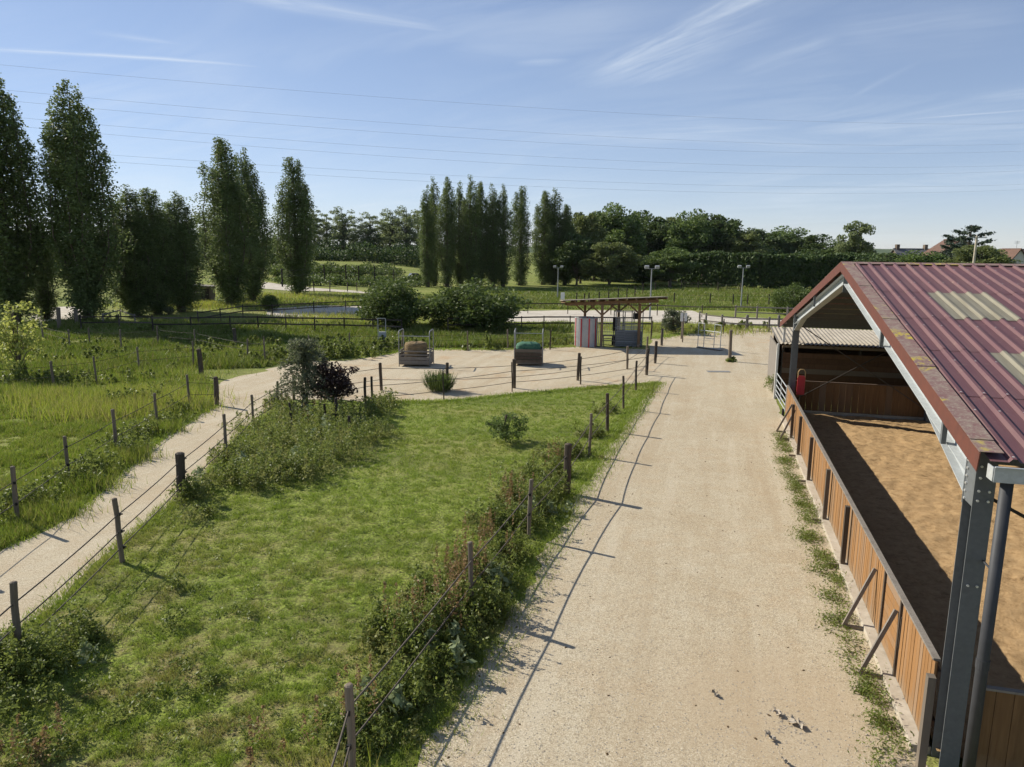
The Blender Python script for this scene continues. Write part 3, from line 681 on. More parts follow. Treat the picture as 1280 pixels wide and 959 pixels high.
rail_fence('dark rail fence along the far side of the riding arena', [(620, 377), (660, 377.5), (710, 378), (764, 379), (822, 380), (878, 382), (920, 382)], (1.05,), rh=.1)
rail_fence('grey rail fence at the right end of the riding arena', [(920, 382), (947, 383), (985, 384), (1040, 385)], (1.1, .55), 'greywood', pr=.10)
rail_fence('silvery timber rails by the arena entrance', [(875, 389), (883, 391), (903, 393), (934, 395), (962, 396)], (1.05, .55), 'greywood', h=1.25, pr=.10)
gt = rail_fence('grey timber gate closing the yard beside the barn', [(934.5, 394), (974, 394.5), (1010, 395)], (1.0, .5), 'greywood', h=1.3, pr=.13, name='timber_gate', rh=.13); gt['category'] = 'gate'
for lab, pts, hh in [('row of dark stakes climbing the field left of the hedge', [(721, 366), (731, 367), (736, 366), (749, 365), (761, 364), (773, 361), (784, 360), (794, 358), (804, 355)], 1.5),
                     ('row of thin posts across the middle of the right field', [(843, 366), (888, 367), (917, 368), (935, 368), (962, 368), (990, 369)], 1.4),
                     ('row of thin posts along the foot of the tall hedge', [(820, 353), (836, 352), (852, 351), (873, 352), (898, 353), (926, 354)], 1.5),
                     ('row of posts on the bank in front of the pale trees', [(352, 336), (405, 331), (432, 331.5), (448, 332), (468, 333), (492, 336)], 1.5),
                     ('row of posts below the bank beside the sandy track', [(392, 352), (412, 352), (434, 353), (446, 353), (462, 354)], 1.3)]:
    wire_fence(lab, [(u, v, hh, .08, 'postdk') for u, v in pts], (1.1, .6), .012, name='post_fence')
wire_fence('thin wire fence across the shaded left field', [(52, 404, 1.3, .06, 'post'), (85, 412, 1.3, .05, 'post'), (110, 410, 1.3, .05, 'post'), (150, 412, 1.3, .05, 'post'), (196, 408, 1.3, .05, 'post'), (243, 412, 1.3, .05, 'post'), (308, 424, 1.3, .05, 'post'), (330, 425, 1.3, .05, 'post')], (1.1, .7), .010)
wire_fence('thin wire fence along the top of the left meadow', [(-20, 456, 1.3, .05, 'post'), (64, 452, 1.3, .06, 'post'), (118, 446, 1.3, .05, 'post'), (172, 434, 1.3, .05, 'post'), (240, 428, 1.35, .05, 'post')], (1.1, .6), .010)
rail_fence('dark rail fence in front of the left poplars', [(100, 394), (148, 393), (190, 394)], (1.05, .6), rh=.09)
rail_fence('broken grey rails under the left poplars', [(128, 391), (150, 386), (168, 392)], (.8,), 'greywood', h=.95, rh=.1)

# ---------------------------------------------------------------- hay feeders, shelter and other yard things
def hoop(x, y0, y1, h, r=.027):
    return MB().tube([(x, y0, 0), (x, y0, h - .16), (x, y0 + .05, h - .05), (x, y0 + .16, h), (x, y1 - .16, h), (x, y1 - .05, h - .05), (x, y1, h - .16), (x, y1, 0)], r, 8)
def feeder(x0, x1, y, label, net):
    W_ = x1 - x0; D_ = 1.35; f = empty('hay_feeder', (x0, y, .01), R(-3), label, 'hay feeder', 'hay feeders in the sandy yard')
    for k, x in enumerate((0, W_)): hoop(x, 0, D_, 2.0).build('hoop', M['steel2'], f, True)
    MB().tube([(0, .02, 1.72), (W_, .02, 1.72)] if not net else [(0, D_, 1.72), (W_, D_, 1.72)], .018, 6).build('top_bar', M['galv'], f)
    for yy in (0, D_):
        for k in range(4): MB().box((W_ / 2, yy, .26 + k * .2), (W_ - .05, .035, .18 if net else (.18 if k < 2 else .08))).build('board', M['postbrown'] if net else M['greywood'], f)
    for x in (.02, W_ - .02):
        for k in range(4): MB().box((x, D_ / 2, .26 + k * .2), (.035, D_ - .05, .18 if net or k < 3 else .07)).build('board', M['postbrown'] if net else M['greywood'], f)
    MB().box((W_ / 2, D_ / 2, .14), (W_, D_, .06)).build('floor', M['greywood'], f)
    b = tag(bale(W_, D_, net), 'green netted hay bale inside the right hand feeder' if net else 'round tan hay bale standing in the left hand feeder', 'hay bale')
    b.location = (x0 + W_ / 2, y + D_ / 2 - .05, .19)
def bale(W_, D_, net):
    mb = MB(); n = 28; rw = (W_ / 2 - .10) if net else .58; rd = D_ / 2 - .12; H = 1.08 if net else 1.12; prof = [(1, 0), (1.02, .4), (1, .8), (.93, .93), (.7, 1.0), (.35, 1.02)] if net else [(1.08, 0), (1.12, .4), (1.08, .85), (1.03, .97), (.8, 1.0), (.35, 1.0)]
    vs, fs = [], []
    for (s, z) in prof:
        for k in range(n):
            a = 2 * math.pi * k / n; e = (abs(math.cos(a)) ** 4 + abs(math.sin(a)) ** 4) ** -.25 if net else 1.
            j = 1 + .05 * mn.noise((math.cos(a) * 2, math.sin(a) * 2, z * 3)); vs.append((rw * s * e * math.cos(a) * j, rd * s * e * math.sin(a) * j, z * H * (1 + .04 * mn.noise((a * 2, z, s * 3)))))
    for i in range(len(prof) - 1):
        for k in range(n): fs.append((i * n + k, i * n + (k + 1) % n, (i + 1) * n + (k + 1) % n, (i + 1) * n + k))
    fs.append(tuple((len(prof) - 1) * n + k for k in range(n))); return mb.add(vs, fs).build('hay_bale', M['net'] if net else M['hay'], None, True)
feeder(-6.35, -4.62, 40.9, 'tubular hay feeder with low slatted sides holding a tan bale', False)
feeder(.12, 1.72, 41.6, 'hay feeder with solid plank sides and a green netted bale', True)

she = empty('open_shelter', (6.6, 51.2, 0), 0, 'open timber shelter with flat roof on braced posts', 'shelter')
def zsh(x): return 3.02 + (x + 3.2) * .045
rf = MB().bar((-3.25, 0, zsh(-3.25) + .10), (3.75, 0, zsh(3.75) + .10), 3.6, .045, (0, .062, 1)).build('roof', M['fibre'], she)
for x in np.linspace(-3.1, 3.7, 11): MB().bar((x, -1.85, zsh(x) + .115), (x, 1.85, zsh(x) - .115), .08, .14).build('rafter', M['timber'], she)
for yy in (-.95, 1.3): MB().bar((-2.9, yy, zsh(-2.9) - .17 - yy * .06), (3.3, yy, zsh(3.3) - .17 - yy * .06), .14, .2).build('beam', M['timber'], she)
for (px_, yy) in ((-.5, -.95), (2.05, -.95), (-1.45, 1.3), (.95, 1.3)):
    MB().box((px_, yy, zsh(px_) / 2 - .12), (.17, .17, zsh(px_) - .24)).build('post', M['timber'], she)
    for s in (-1, 1): MB().bar((px_, yy, zsh(px_) - .95), (px_ + s * .78, yy, zsh(px_) - .26), .10, .12, (0, 1, 0)).build('brace', M['timber'], she)
dr = empty('round_cubicle', (5.08, 50.75, 0), 0, 'round cubicle of ribbed white steel panels with red strips', 'cubicle')
NP = 9
for k in range(NP):
    a0, a1 = 2 * math.pi * k / NP, 2 * math.pi * (k + 1) / NP; m = MB(); seg = 8; vs = []
    for j in range(seg + 1):
        a = a0 + .05 + (a1 - a0 - .10) * j / seg; rr = .77 + (.012 if j % 2 else 0); vs += [(rr * math.cos(a), rr * math.sin(a), .02), (rr * math.cos(a), rr * math.sin(a), 1.98)]
    m.add(vs, [(2 * j, 2 * j + 2, 2 * j + 3, 2 * j + 1) for j in range(seg)]).build('panel', M['panel'], dr)
    MB().box((.785 * math.cos(a0), .785 * math.sin(a0), 1.0), (.03, .07, 1.98), Matrix.Rotation(a0, 3, 'Z')).build('red_strip', M['red'], dr)
MB().tube([(.79 * math.cos(2 * math.pi * k / 24), .79 * math.sin(2 * math.pi * k / 24), 1.99) for k in range(25)], .02, 6).build('top_ring', M['galv'], dr)
cg = empty('horse_stocks', (7.1, 50.55, 0), 0, 'galvanised horse stocks with mesh sides and black pads under the shelter', 'horse stocks')
for x in (0, .62, 1.25, 1.85):
    for yy in (0, .95): MB().tube([(x, yy, 0), (x, yy, 2.45)], .032, 8).build('upright', M['galvdk'], cg)
for z in (.35, 1.3, 2.42):
    for yy in (0, .95): MB().tube([(0, yy, z), (1.85, yy, z)], .026, 6).build('rail', M['galv'], cg)
    for x in (0, 1.85): MB().tube([(x, 0, z), (x, .95, z)], .026, 6).build('rail', M['galv'], cg)
for x0, x1, h in ((.02, .6, 2.1), (.64, 1.23, 1.95), (1.27, 1.83, 1.75)):
    m = MB()
    for q in np.linspace(x0, x1, 9): m.box((q, -.02, h / 2), (.012, .012, h - .1))
    for z in np.linspace(.08, h - .05, 13): m.box(((x0 + x1) / 2, -.02, z), (x1 - x0, .01, .012))
    m.build('mesh_panel', M['galv'], cg)
MB().box((.95, .5, .55), (1.75, .9, 1.05)).build('inner_box', M['galvdk'], cg)
for c_, s_ in (((-.02, .3, 1.55), (.30, .12, .95)), ((-.06, .3, .4), (.26, .12, .72)), ((1.45, .4, 2.1), (.42, .2, .42))): MB().box(c_, s_).build('pad', M['black'], cg)
tb = empty('picnic_table', (6.35, 51.0, 0), 0, 'weathered picnic table between the cubicle and the stocks', 'table')
for k in range(4): MB().box((.3, -.25 + k * .16, .74), (1.0, .15, .04)).build('top_board', M['greywood'], tb)
for yy in (-.6, .55): MB().box((.3, yy, .44), (1.0, .2, .04)).build('bench', M['greywood'], tb)
for x in (-.05, .65):
    for s in (-1, 1): MB().bar((x, s * .2, .72), (x, s * .62, 0), .07, .05, (1, 0, 0)).build('leg', M['greywood'], tb)
lat = empty('mesh_panel', (6.15, 52.3, 0), 0, 'pale wire mesh panel behind the picnic table', 'panel')
for x in np.linspace(0, 1.5, 11): MB().box((x, 0, 1.25), (.015, .015, 1.3)).build('upright', M['galv'], lat)
for z in np.linspace(.62, 1.9, 7): MB().box((.75, .016, z), (1.5, .012, .015)).build('crossbar', M['galv'], lat)
for x in (0, 1.5): MB().box((x, .03, .95), (.05, .05, 1.9)).build('post', M['galv'], lat)
hu = empty('metal_hurdle', (*G(872, 435), 0), math.atan2(G(900, 439)[1] - G(872, 435)[1], G(900, 439)[0] - G(872, 435)[0]), 'galvanised metal hurdle standing open on the gravel', 'hurdle')
HL = math.dist(G(900, 439), G(872, 435))
for x in (0, HL * .27, HL * .72, HL): MB().tube([(x, 0, 0), (x, 0, 1.75)], .024, 6).build('upright', M['galv'], hu)
for z in (.1, 1.25): MB().tube([(0, 0, z), (HL, 0, z)], .024, 6).build('bar', M['galv'], hu)
for a_, b_ in (((0, 1.73), (HL * .27, 1.73)), ((HL * .72, 1.73), (HL, 1.73)), ((HL * .27, .75), (HL * .72, .75))): MB().tube([(a_[0], 0, a_[1]), (b_[0], 0, b_[1])], .02, 6).build('bar', M['galv'], hu)
MB().box((HL * .5, .1, .05), (HL * 1.05, .35, .05)).build('base_board', M['greywood'], hu)
tr = empty('water_point', (*G(473, 433), 0), 0, 'small galvanised frame and box in the verge behind the feeders', 'frame')
for x in (0, .52): MB().tube([(x, 0, 0), (x, 0, 1.9)], .025, 6).build('upright', M['galv'], tr)
MB().tube([(0, 0, 1.9), (.52, 0, 1.9)], .02, 6).build('bar', M['galv'], tr); MB().box((.28, .1, .62), (.46, .25, .72)).build('box', M['galv'], tr)
xg, yg = G(898, 465); o = MB().box((0, 0, .018), (1.25, .42, .018)).build('drain_cover', M['cover']); o.location = (xg, yg, .008); tag(o, 'grey metal drain cover set in the gravel before the yard', 'drain cover')
sg_ = empty('notice_sign', (*G(703, 386), 0), 0, 'small white board on a post in front of the floodlight', 'sign')
MB().box((0, 0, .9), (.07, .07, 1.8)).build('post', M['post'], sg_); MB().box((0, -.05, 1.45), (.45, .03, .8)).build('board', M['white'], sg_)
sg2 = empty('notice_sign', (*G(853, 428), 0), 0, 'white notice on a post right of the round bush', 'sign')
MB().box((0, 0, .9), (.08, .08, 1.8)).build('post', M['post'], sg2)
for x in (-.14, .14): MB().box((x, -.05, 1.85), (.2, .02, .62)).build('board', M['white'], sg2)

def floodlight(u, vt, vb, lab, two=True):
    x, y = G(u, vb)[0], G(u, vb)[1]; zt = atY(u, vt, y)[1]; f = empty('floodlight_pole', (x, y, float(T(x, y))), 0, lab, 'floodlight', 'floodlights around the riding arena')
    MB().tube([(0, 0, 0), (0, 0, zt)], [.09, .05], 8).build('pole', M['pole'], f); MB().tube([(-.6, 0, zt), (.6, 0, zt)], .03, 6).build('crossarm', M['pole'], f)
    for s in (-1, 1): MB().box((s * .5, -.12, zt + .16), (.40, .20, .26), Matrix.Rotation(R(25), 3, 'X')).build('lamp_head', M['lamp'], f)
floodlight(234.5, 335, 383, 'floodlight pole in front of the short left poplars'); floodlight(697, 335, 372, 'floodlight pole at the right end of the poplar row')
floodlight(812, 336, 400, 'floodlight pole rising behind the timber shelter'); floodlight(926, 335, 386, 'floodlight pole in front of the tall hedge')

# debris on the driveway
def scrap(u, v, s, lab):
    r = random.Random(u); x, y = G(u, v); n = 7; vs = []; k = 4
    for j in range(k):
        for i in range(n): vs.append((s * (i / (n - 1) - .5) + r.uniform(-.02, .02), s * .55 * (j / (k - 1) - .5) + r.uniform(-.02, .02), max(.006, .03 + s * .22 * math.sin(i * 1.7 + j * 2.1 + u) * r.random() + r.uniform(0, .04))))
    o = MB().add(vs, [(j * n + i, j * n + i + 1, (j + 1) * n + i + 1, (j + 1) * n + i) for j in range(k - 1) for i in range(n - 1)]).build('pale_scrap', M['scrap'])
    o.location = (x, y, .014); o.rotation_euler = (0, 0, r.uniform(0, 6)); tag(o, lab, 'scrap')
for q in [(893, 870, .12, 'small pale scrap lying left of the others on the driveway'), (962, 924, .17, 'bright crumpled pale scrap nearest the bottom of the driveway'), (996, 908, .20, 'long pale scrap at the right of the littered patch'), (972, 895, .15, 'pale torn strip at the top of the littered patch'), (980, 955, .11, 'pale scrap at the bottom edge of the driveway')]: scrap(*q)
b_, hv_ = [], []
def scatter_bits(name, N, fn, mtl, smin, smax, flat, label):
    V = []
    for _ in range(N):
        x, y = fn(); s = random.uniform(smin, smax); a = random.uniform(0, 6.3)
        c_, s2 = math.cos(a), math.sin(a)
        q = [(-s, -s * .6, 0), (s, -s * .5, 0), (.8 * s, s * .6, 0), (-.7 * s, s * .6, 0), (0, 0, s * flat)]
        q = [(x + c_ * X_ - s2 * Y_, y + s2 * X_ + c_ * Y_, .012 + Z_) for X_, Y_, Z_ in q]
        for t in ((0, 1, 4), (1, 2, 4), (2, 3, 4), (3, 0, 4)): V += [q[i] for i in t]
    return tag(link(name, np_mesh(name, np.array(V), 3, mtl)), label, kind='stuff')
def inpoly(P, poly):
    x, y = P[:, 0], P[:, 1]; c = np.zeros(len(P), bool); n = len(poly); j = n - 1
    for i in range(n):
        xi, yi = poly[i]; xj, yj = poly[j]
        c ^= ((yi > y) != (yj > y)) & (x < (xj - xi) * (y - yi) / (yj - yi + 1e-12) + xi); j = i
    return c
def on_drive():
    while True:
        y = 7.5 + 22 * random.random() ** 1.8; x = random.uniform(-3, 10)
        if inpoly(np.array([[x, y]]), DRIVE)[0]: return x, y
scatter_bits('gravel_stones', 14000, on_drive, M['concrete'], .005, .014, .8, 'loose stones on the gravel driveway')
scatter_bits('dung_crumbs', 160, on_drive, M['dung'], .008, .030, .6, 'dark crumbs scattered over the driveway')
def on_patch(): a = random.gauss(0, 1), random.gauss(0, 1); x, y = G(985, 905); return x + a[0] * .22, y + a[1] * .22
scatter_bits('litter_straw', 110, on_patch, M['scrap'], .008, .026, .25, 'straw litter on the bare patch of the driveway')

# ---------------------------------------------------------------- foliage
def unit(n, g=rng):
    v = g.normal(size=(n, 3)); return v / np.linalg.norm(v, axis=1, keepdims=True)
def leaf_quads(c, size, g=rng, up=0., aspect=.55):
    """one diamond leaf at each centre"""
    n = len(c); nrm = unit(n, g); nrm[:, 2] += up; nrm /= np.linalg.norm(nrm, axis=1, keepdims=True)
    a = np.cross(nrm, unit(n, g)); a /= np.linalg.norm(a, axis=1, keepdims=True); b = np.cross(nrm, a)
    s = (size * g.uniform(.6, 1.3, n))[:, None] if np.isscalar(size) else size[:, None]
    q = np.stack([c - a * s, c - b * s * aspect, c + a * s, c + b * s * aspect], 1); return q.reshape(-1, 3)
def poplar_mesh(seed, H=20., Rm=2.3, spires=12, per=62, size=.110):
    """a column of separate upright spires, each a string of leaf clumps"""
    g = np.random.default_rng(seed); C = []; trunk = MB(); trunk.tube([(0, 0, -.3), (.05, 0, H * .3), (0, .05, H * .6), (0, 0, H * .93)], [.38, .28, .16, .03], 8)
    for k in range(spires + 1):
        az = k * 2.4 + g.uniform(-.4, .4); q = 0. if k == 0 else math.sqrt((k + .2) / spires) * g.uniform(.85, 1.05); rr = Rm * .86 * q
        hb = H * (.02 + (.0 if k == 0 else g.uniform(0, .22) * (1.2 - q))); ht = H * (.985 if k == 0 else min(.985, 1.0 - .26 * q ** 2.0 + g.uniform(-.11, .05)))
        zs = np.arange(hb + .4, ht, .40); pts = []
        for z in zs:
            t = (z - hb) / (ht - hb); r = rr * (min(1, t / .32) ** .75) * (1 - .42 * max(0, t - .5)) * (.52 + .48 * min(1, z / (.30 * H)))
            x, y = r * math.cos(az) + .12 * math.sin(z * 1.1 + k), r * math.sin(az) + .12 * math.cos(z * 1.3 + k); pts.append((x, y, z))
            if g.random() < .13 and t < .9: continue
            cr = (.78 if t < .86 else .78 * (1 - t) / .14 * .5 + .39) * g.uniform(.65, 1.2); n = int(per * g.uniform(.55, 1.3) * (cr / .6) ** 1.2) + 4
            o = g.normal(0, .26, 3) * (1 if t < .8 else .35); c = np.array([x, y, z]) + o + unit(n, g) * g.random((n, 1)) ** .5 * np.array([cr, cr, cr * 1.25]); C.append(c)
        st = pts[::6] + [pts[-1]]; trunk.tube(st, list(np.linspace(.075, .012, len(st))), 4, False)
    for k in range(70):
        a = g.uniform(0, 6.28); r = Rm * .72 * math.sqrt(g.random()); z = g.uniform(.25, .24 * H) ; n = per // 2; r *= .6 + .4 * min(1, z / 3.)
        C.append(np.array([r * math.cos(a), r * math.sin(a), z]) + unit(n, g) * g.random((n, 1)) ** .5 * .6)
    C = np.concatenate(C); C[:, 2] = np.maximum(C[:, 2], .15)
    return trunk.mesh('trunk', M['bark']), np_mesh('crown', leaf_quads(C, size, g), 4, M['poplar'])
def broad_mesh(seed, H, Rm, base, clumps, per, size, m, cl=.30, gaps=0., trunk_r=.3, flat=1., lean=0.):
    g = np.random.default_rng(seed); C = []; tk = MB(); cz = (H + base) / 2; rz = (H - base) / 2
    tk.tube([(0, 0, -.2), (.1, 0, base * .8 + .2), (lean * .5, .1, cz), (lean, 0, H * .88)], [trunk_r, trunk_r * .75, trunk_r * .45, .04], 8)
    for k in range(clumps):
        d = unit(1, g)[0]; q = g.random() ** .45; p = d * np.array([Rm, Rm, rz]) * q * .82; p[2] = cz + p[2] * flat; p[0] += lean * (p[2] - base) / (H - base)
        p[2] = max(p[2], base + .15 * rz)
        cr = Rm * cl * g.uniform(.7, 1.25); n = int(per * g.uniform(.6, 1.2))
        s = unit(n, g) * (g.random((n, 1)) ** .4) * cr * np.array([1, 1, .8]); C.append(p + s)
        if k % 3 == 0: tk.tube([(lean * .3, 0, base * .7 + (p[2] - base) * .3), tuple(p * np.array([.5, .5, 1]) - np.array([0, 0, cr * .5])), tuple(p)], [trunk_r * .35, trunk_r * .2, .02], 4, False)
    C = np.concatenate(C); C[:, 2] = np.maximum(C[:, 2], .08)
    return tk.mesh('trunk', M['bark']), np_mesh('crown', leaf_quads(C, size, g, .3), 4, m)
def plant(name, meshes, loc, label, cat, sc=(1, 1, 1), rz=0., group=None, stem='trunk', top='crown'):
    e = empty(name, loc, rz, label, cat, group); e.scale = sc
    link(stem, meshes[0], e); link(top, meshes[1], e); return e


# Lombardy poplars
POP = [[poplar_mesh(11, 20, 2.3, 14, 72), poplar_mesh(14, 20, 2.3, 12, 76)], [poplar_mesh(12, 20, 2.7, 19, 70), poplar_mesh(15, 20, 2.7, 17, 72)], [poplar_mesh(13, 20, 1.9, 8, 66), poplar_mesh(16, 20, 1.9, 9, 66), poplar_mesh(17, 20, 1.9, 7, 70)]]; PK = [0]
def poplar(u, vb, vt, wpx, var_, label, Y=None, group='poplars'):
    u += (-(u - 640) / 5000 - .0098) * (vb - vt) / 2          # u is given at mid height; plumb lines converge downwards
    if Y is None: x, y, z = Gt(u, vb)
    else: y = Y; x = atY(u, 400, Y)[0]; z = float(T(x, y))
    # keep u at mid height: a vertical trunk leans a little in the picture
    um = (u - 640) / FPX; zt = atY(u, vt, y)[1]; h = zt - z
    s = h / 20.; wd = wpx / FPX * math.hypot(x, y) / 2; sx = wd / (2.4, 2.75, 1.95)[var_]; PK[0] += 1
    plant('poplar_tree', POP[var_][PK[0] % len(POP[var_])], (x, y, z), label, 'tree', (sx, sx, s), random.uniform(0, 6.3), group)
for q in [(0, 402, 82, 84, 1, 'tallest dark poplar cut by the left edge of the picture', None), (52, 402, 265, 34, 2, 'lower poplar squeezed right of the tall one at the left edge', 66.),
          (97, 402, 100, 82, 1, 'tall broad poplar standing second from the left edge', None), (163, 396, 232, 66, 0, 'left poplar of the low clustered group', 70.), (192, 395, 233, 60, 0, 'middle poplar of the low clustered group', 72.),
          (222, 394, 240, 64, 0, 'right poplar of the low clustered group', 75.), (281, 383, 170, 66, 0, 'tall poplar with a lower twin on its right', None), (312, 383, 186, 52, 0, 'lower twin against the right side of a tall poplar', 88.),
          (369, 368, 194, 52, 0, 'single poplar standing free of the groups', None),
          (534, 359, 232, 26, 2, 'leftmost poplar of the long central row', None), (542, 359, 221, 25, 2, 'second poplar from the left in the central row', 133.), (558, 359, 219, 30, 2, 'third poplar from the left in the central row', None), (574, 358, 227, 29, 2, 'fourth poplar from the left in the central row', None),
          (588, 359, 219, 31, 2, 'fifth poplar from the left in the central row', None), (601, 358, 225, 29, 0, 'sixth poplar from the left in the central row', None), (616, 358, 230, 29, 2, 'seventh poplar from the left in the central row', None), (629, 358, 230, 29, 2, 'eighth poplar from the left in the central row', None),
          (651, 357, 231, 32, 2, 'slim poplar alone right of the main row', None), (680, 356, 237, 36, 0, 'left poplar of the trio ending the row', None), (693, 356, 235, 34, 2, 'middle poplar of the trio ending the row', None), (707, 356, 254, 32, 0, 'lower right poplar of the trio ending the row', None)]:
    poplar(*q[:6], Y=q[6], group='poplars in the central row' if 520 < q[0] < 720 else 'poplars on the left')

# broadleaved woods
BR = [broad_mesh(21, 14, 5.2, .8, 74, 210, .25, M['oak'], .27), broad_mesh(22, 14, 5.4, .6, 84, 200, .25, M['oakdark'], .24), broad_mesh(23, 14, 5.0, .6, 74, 210, .25, M['oaklight'], .26),
      broad_mesh(24, 16, 3.6, 1.0, 90, 90, .17, M['thin'], .22, trunk_r=.2), broad_mesh(25, 16, 3.2, 1.6, 70, 80, .17, M['thin'], .20, trunk_r=.18)]
def broad(u, Y, vt, wpx, k, label, group, name='broadleaf_tree'):
    x, zt = atY(u, vt, Y); z = float(T(x, Y)); h = (zt - z) * 1.04; H0, R0 = (14, 4.7) if k < 3 else (16, 3.0)
    sx = wpx / FPX * math.hypot(x, Y) / 2 / R0; plant(name, BR[k], (x, Y, z), label, 'tree', (sx, sx, h / H0), random.uniform(0, 6.3), group)
WR = 'trees of the wood on the right'; WL = 'pale airy trees on the left horizon'
for q in [(728, 150, 262, 60, 2, 'yellow green tree just right of the poplar row', WR), (745, 165, 262, 70, 1, 'dark tree behind the first rounded wood tree', WR), (772, 160, 255, 76, 0, 'highest pointed tree near the left of the wood', WR), (795, 185, 262, 60, 1, 'rounded tree behind the highest one of the wood', WR),
          (764, 136, 300, 78, 2, 'lower pale green tree at the front left of the wood', WR), (822, 170, 268, 76, 1, 'dark rounded tree in the centre of the wood', WR), (845, 178, 268, 60, 2, 'mid green tree behind the centre of the wood', WR), (866, 160, 263, 66, 0, 'tall speckled tree right of the wood centre', WR),
          (898, 165, 265, 84, 1, 'broad domed tree with a dark crown', WR), (930, 158, 286, 62, 2, 'soft yellowish tree right of the domed crown', WR), (955, 185, 284, 70, 1, 'low dark tree behind the yellowish one', WR), (985, 190, 284, 70, 0, 'green tree above the middle of the hedge', WR),
          (1015, 180, 292, 66, 1, 'rounded tree above the right half of the hedge', WR), (1044, 175, 300, 50, 0, 'small tree left of the tall open crowned one', WR), (840, 138, 310, 66, 0, 'dark bushy tree at the left end of the hedge', WR), (805, 142, 318, 60, 1, 'small dark tree under the wood front', WR), (722, 140, 290, 56, 1, 'dark tree filling the gap beside the last poplar', WR), (335, 150, 296, 40, 1, 'small dark tree between the left poplars', 'trees between poplars'), (255, 190, 262, 44, 3, 'pale tree seen between the left poplar groups', WL),
          (392, 235, 256, 34, 4, 'first airy tree right of the free poplar', WL), (408, 240, 262, 30, 4, 'slender airy tree second from the free poplar', WL), (427, 232, 255, 40, 3, 'airy tree with a full open crown on the bank', WL), (462, 230, 263, 44, 3, 'rounded airy tree in the middle of the bank', WL),
          (490, 238, 258, 40, 3, 'airy tree right of the bank centre', WL), (508, 232, 254, 40, 3, 'tall airy tree next to the poplar row', WL), (522, 240, 256, 36, 4, 'airy tree half behind the first row poplar', WL), (478, 250, 268, 40, 4, 'thin airy tree set back on the bank', WL), (444, 255, 276, 34, 4, 'thin low airy tree set back on the bank', WL), (376, 245, 268, 34, 4, 'thin tree half hidden by the free poplar', WL)]:
    broad(*q)
# a dense undergrowth reads as one mass along the bank and inside the wood
def mass(name, spots, n, size, m, label):
    C = []
    for (x, y, z, rx, ry, h, wt) in spots:
        k = int(n * wt); d = unit(k) * rng.random((k, 1)) ** .35; c = d * np.array([rx, ry, h * .5]); c[:, 2] += h * .45 + z; c[:, 0] += x; c[:, 1] += y; c[:, 2] = np.maximum(c[:, 2], z + .1); C.append(c)
    o = link(name, np_mesh(name, leaf_quads(np.concatenate(C), size, up=.3), 4, m)); return tag(o, label, kind='stuff')
sp_ = []
for i in range(30):
    u = 330 + 210 * i / 29; Y = 225 + 12 * math.sin(i * 2.1); x = atY(u, 330, Y)[0]; sp_.append((x, Y, float(T(x, Y)), 5, 4, random.uniform(2.5, 7.5), 1))
for i in range(26):
    u = 0 + 340 * i / 25; Y = 200 + 15 * math.sin(i * 1.7); x = atY(u, 330, Y)[0]; sp_.append((x, Y, float(T(x, Y)), 6, 4, random.uniform(4, 9), 1))
mass('undergrowth', sp_, 520, .40, M['hedge'], 'dark undergrowth below the pale trees on the bank')  # dark leaf tone carries the shade of the trees in its colour
sp_ = [(atY(u, 340, Y)[0], Y, 0, 6, 5, h, 1) for u, Y, h in [(700 + 14 * i, 172 + 9 * math.sin(i * 1.3), random.uniform(6, 9)) for i in range(26)]]
mass('wood_interior', sp_, 520, .45, M['hedge'], 'dark foliage filling the wood behind its front trees')
sp_ = []
for i in range(40):
    u = 345 + 150 * i / 39; x, y, z = Gt(u, 343 + 3 * math.sin(i)); sp_.append((x, y, z, 2., 1.4, random.uniform(1.2, 2.4), 1))
for i in range(34):
    u = 352 + 175 * i / 33; x, y, z = Gt(u, 352 + 4 * math.sin(i * 2.3) + .02 * (u - 352)); sp_.append((x, y, z, 2.2, 1.2, random.uniform(.6, 1.6), .7))
mass('bramble_bank', sp_, 240, .24, M['bush'], 'scrubby brambles along the foot of the bank')

# tall clipped hedge
HS = []; hb = [(852, 357), (900, 359), (950, 361), (1000, 362), (1050, 363), (1110, 364), (1180, 366)]
hp = [G(*q) for q in hb]; hm = []
def hedge_block():
    C = []
    for (a, b) in zip(hp[:-1], hp[1:]):
        L = math.dist(a, b); n = int(L * 620); t = rng.random(n)[:, None]; A, B = np.array(a), np.array(b); dn = np.array([-(B - A)[1], (B - A)[0]]) / L
        h = rng.random(n) ** .8; face = rng.random(n)
        off = np.where(face < .55, -1.6 + rng.normal(0, .28, n), np.where(face < .75, rng.uniform(-1.7, 1.7, n), 1.6 + rng.normal(0, .3, n)))
        ht = np.where((face >= .55) & (face < .75), 1., h)
        xy = A + (B - A) * t + dn * off[:, None]; top = 6.0 + .7 * np.array([mn.noise((q[0] * .22, q[1] * .22, 0)) for q in xy]); bul = .5 * np.array([mn.noise((q[0] * .35, z_ * 2.2, 4)) for q, z_ in zip(xy, ht)])
        xy = xy + dn * (bul * np.sign(off))[:, None]
        C.append(np.concatenate([xy, (ht * top + rng.normal(0, .12, n))[:, None]], 1))
    C = np.concatenate(C); C[:, 2] = np.maximum(C[:, 2], .1); return C
he = empty('hedge', (hp[0][0], hp[0][1], 0), 0, 'long tall dark green hedge across the back of the right field', 'hedge')
o = link('foliage', np_mesh('foliage', leaf_quads(hedge_block() - np.array([hp[0][0], hp[0][1], 0]), .30, up=.2), 4, M['hedge']), he)
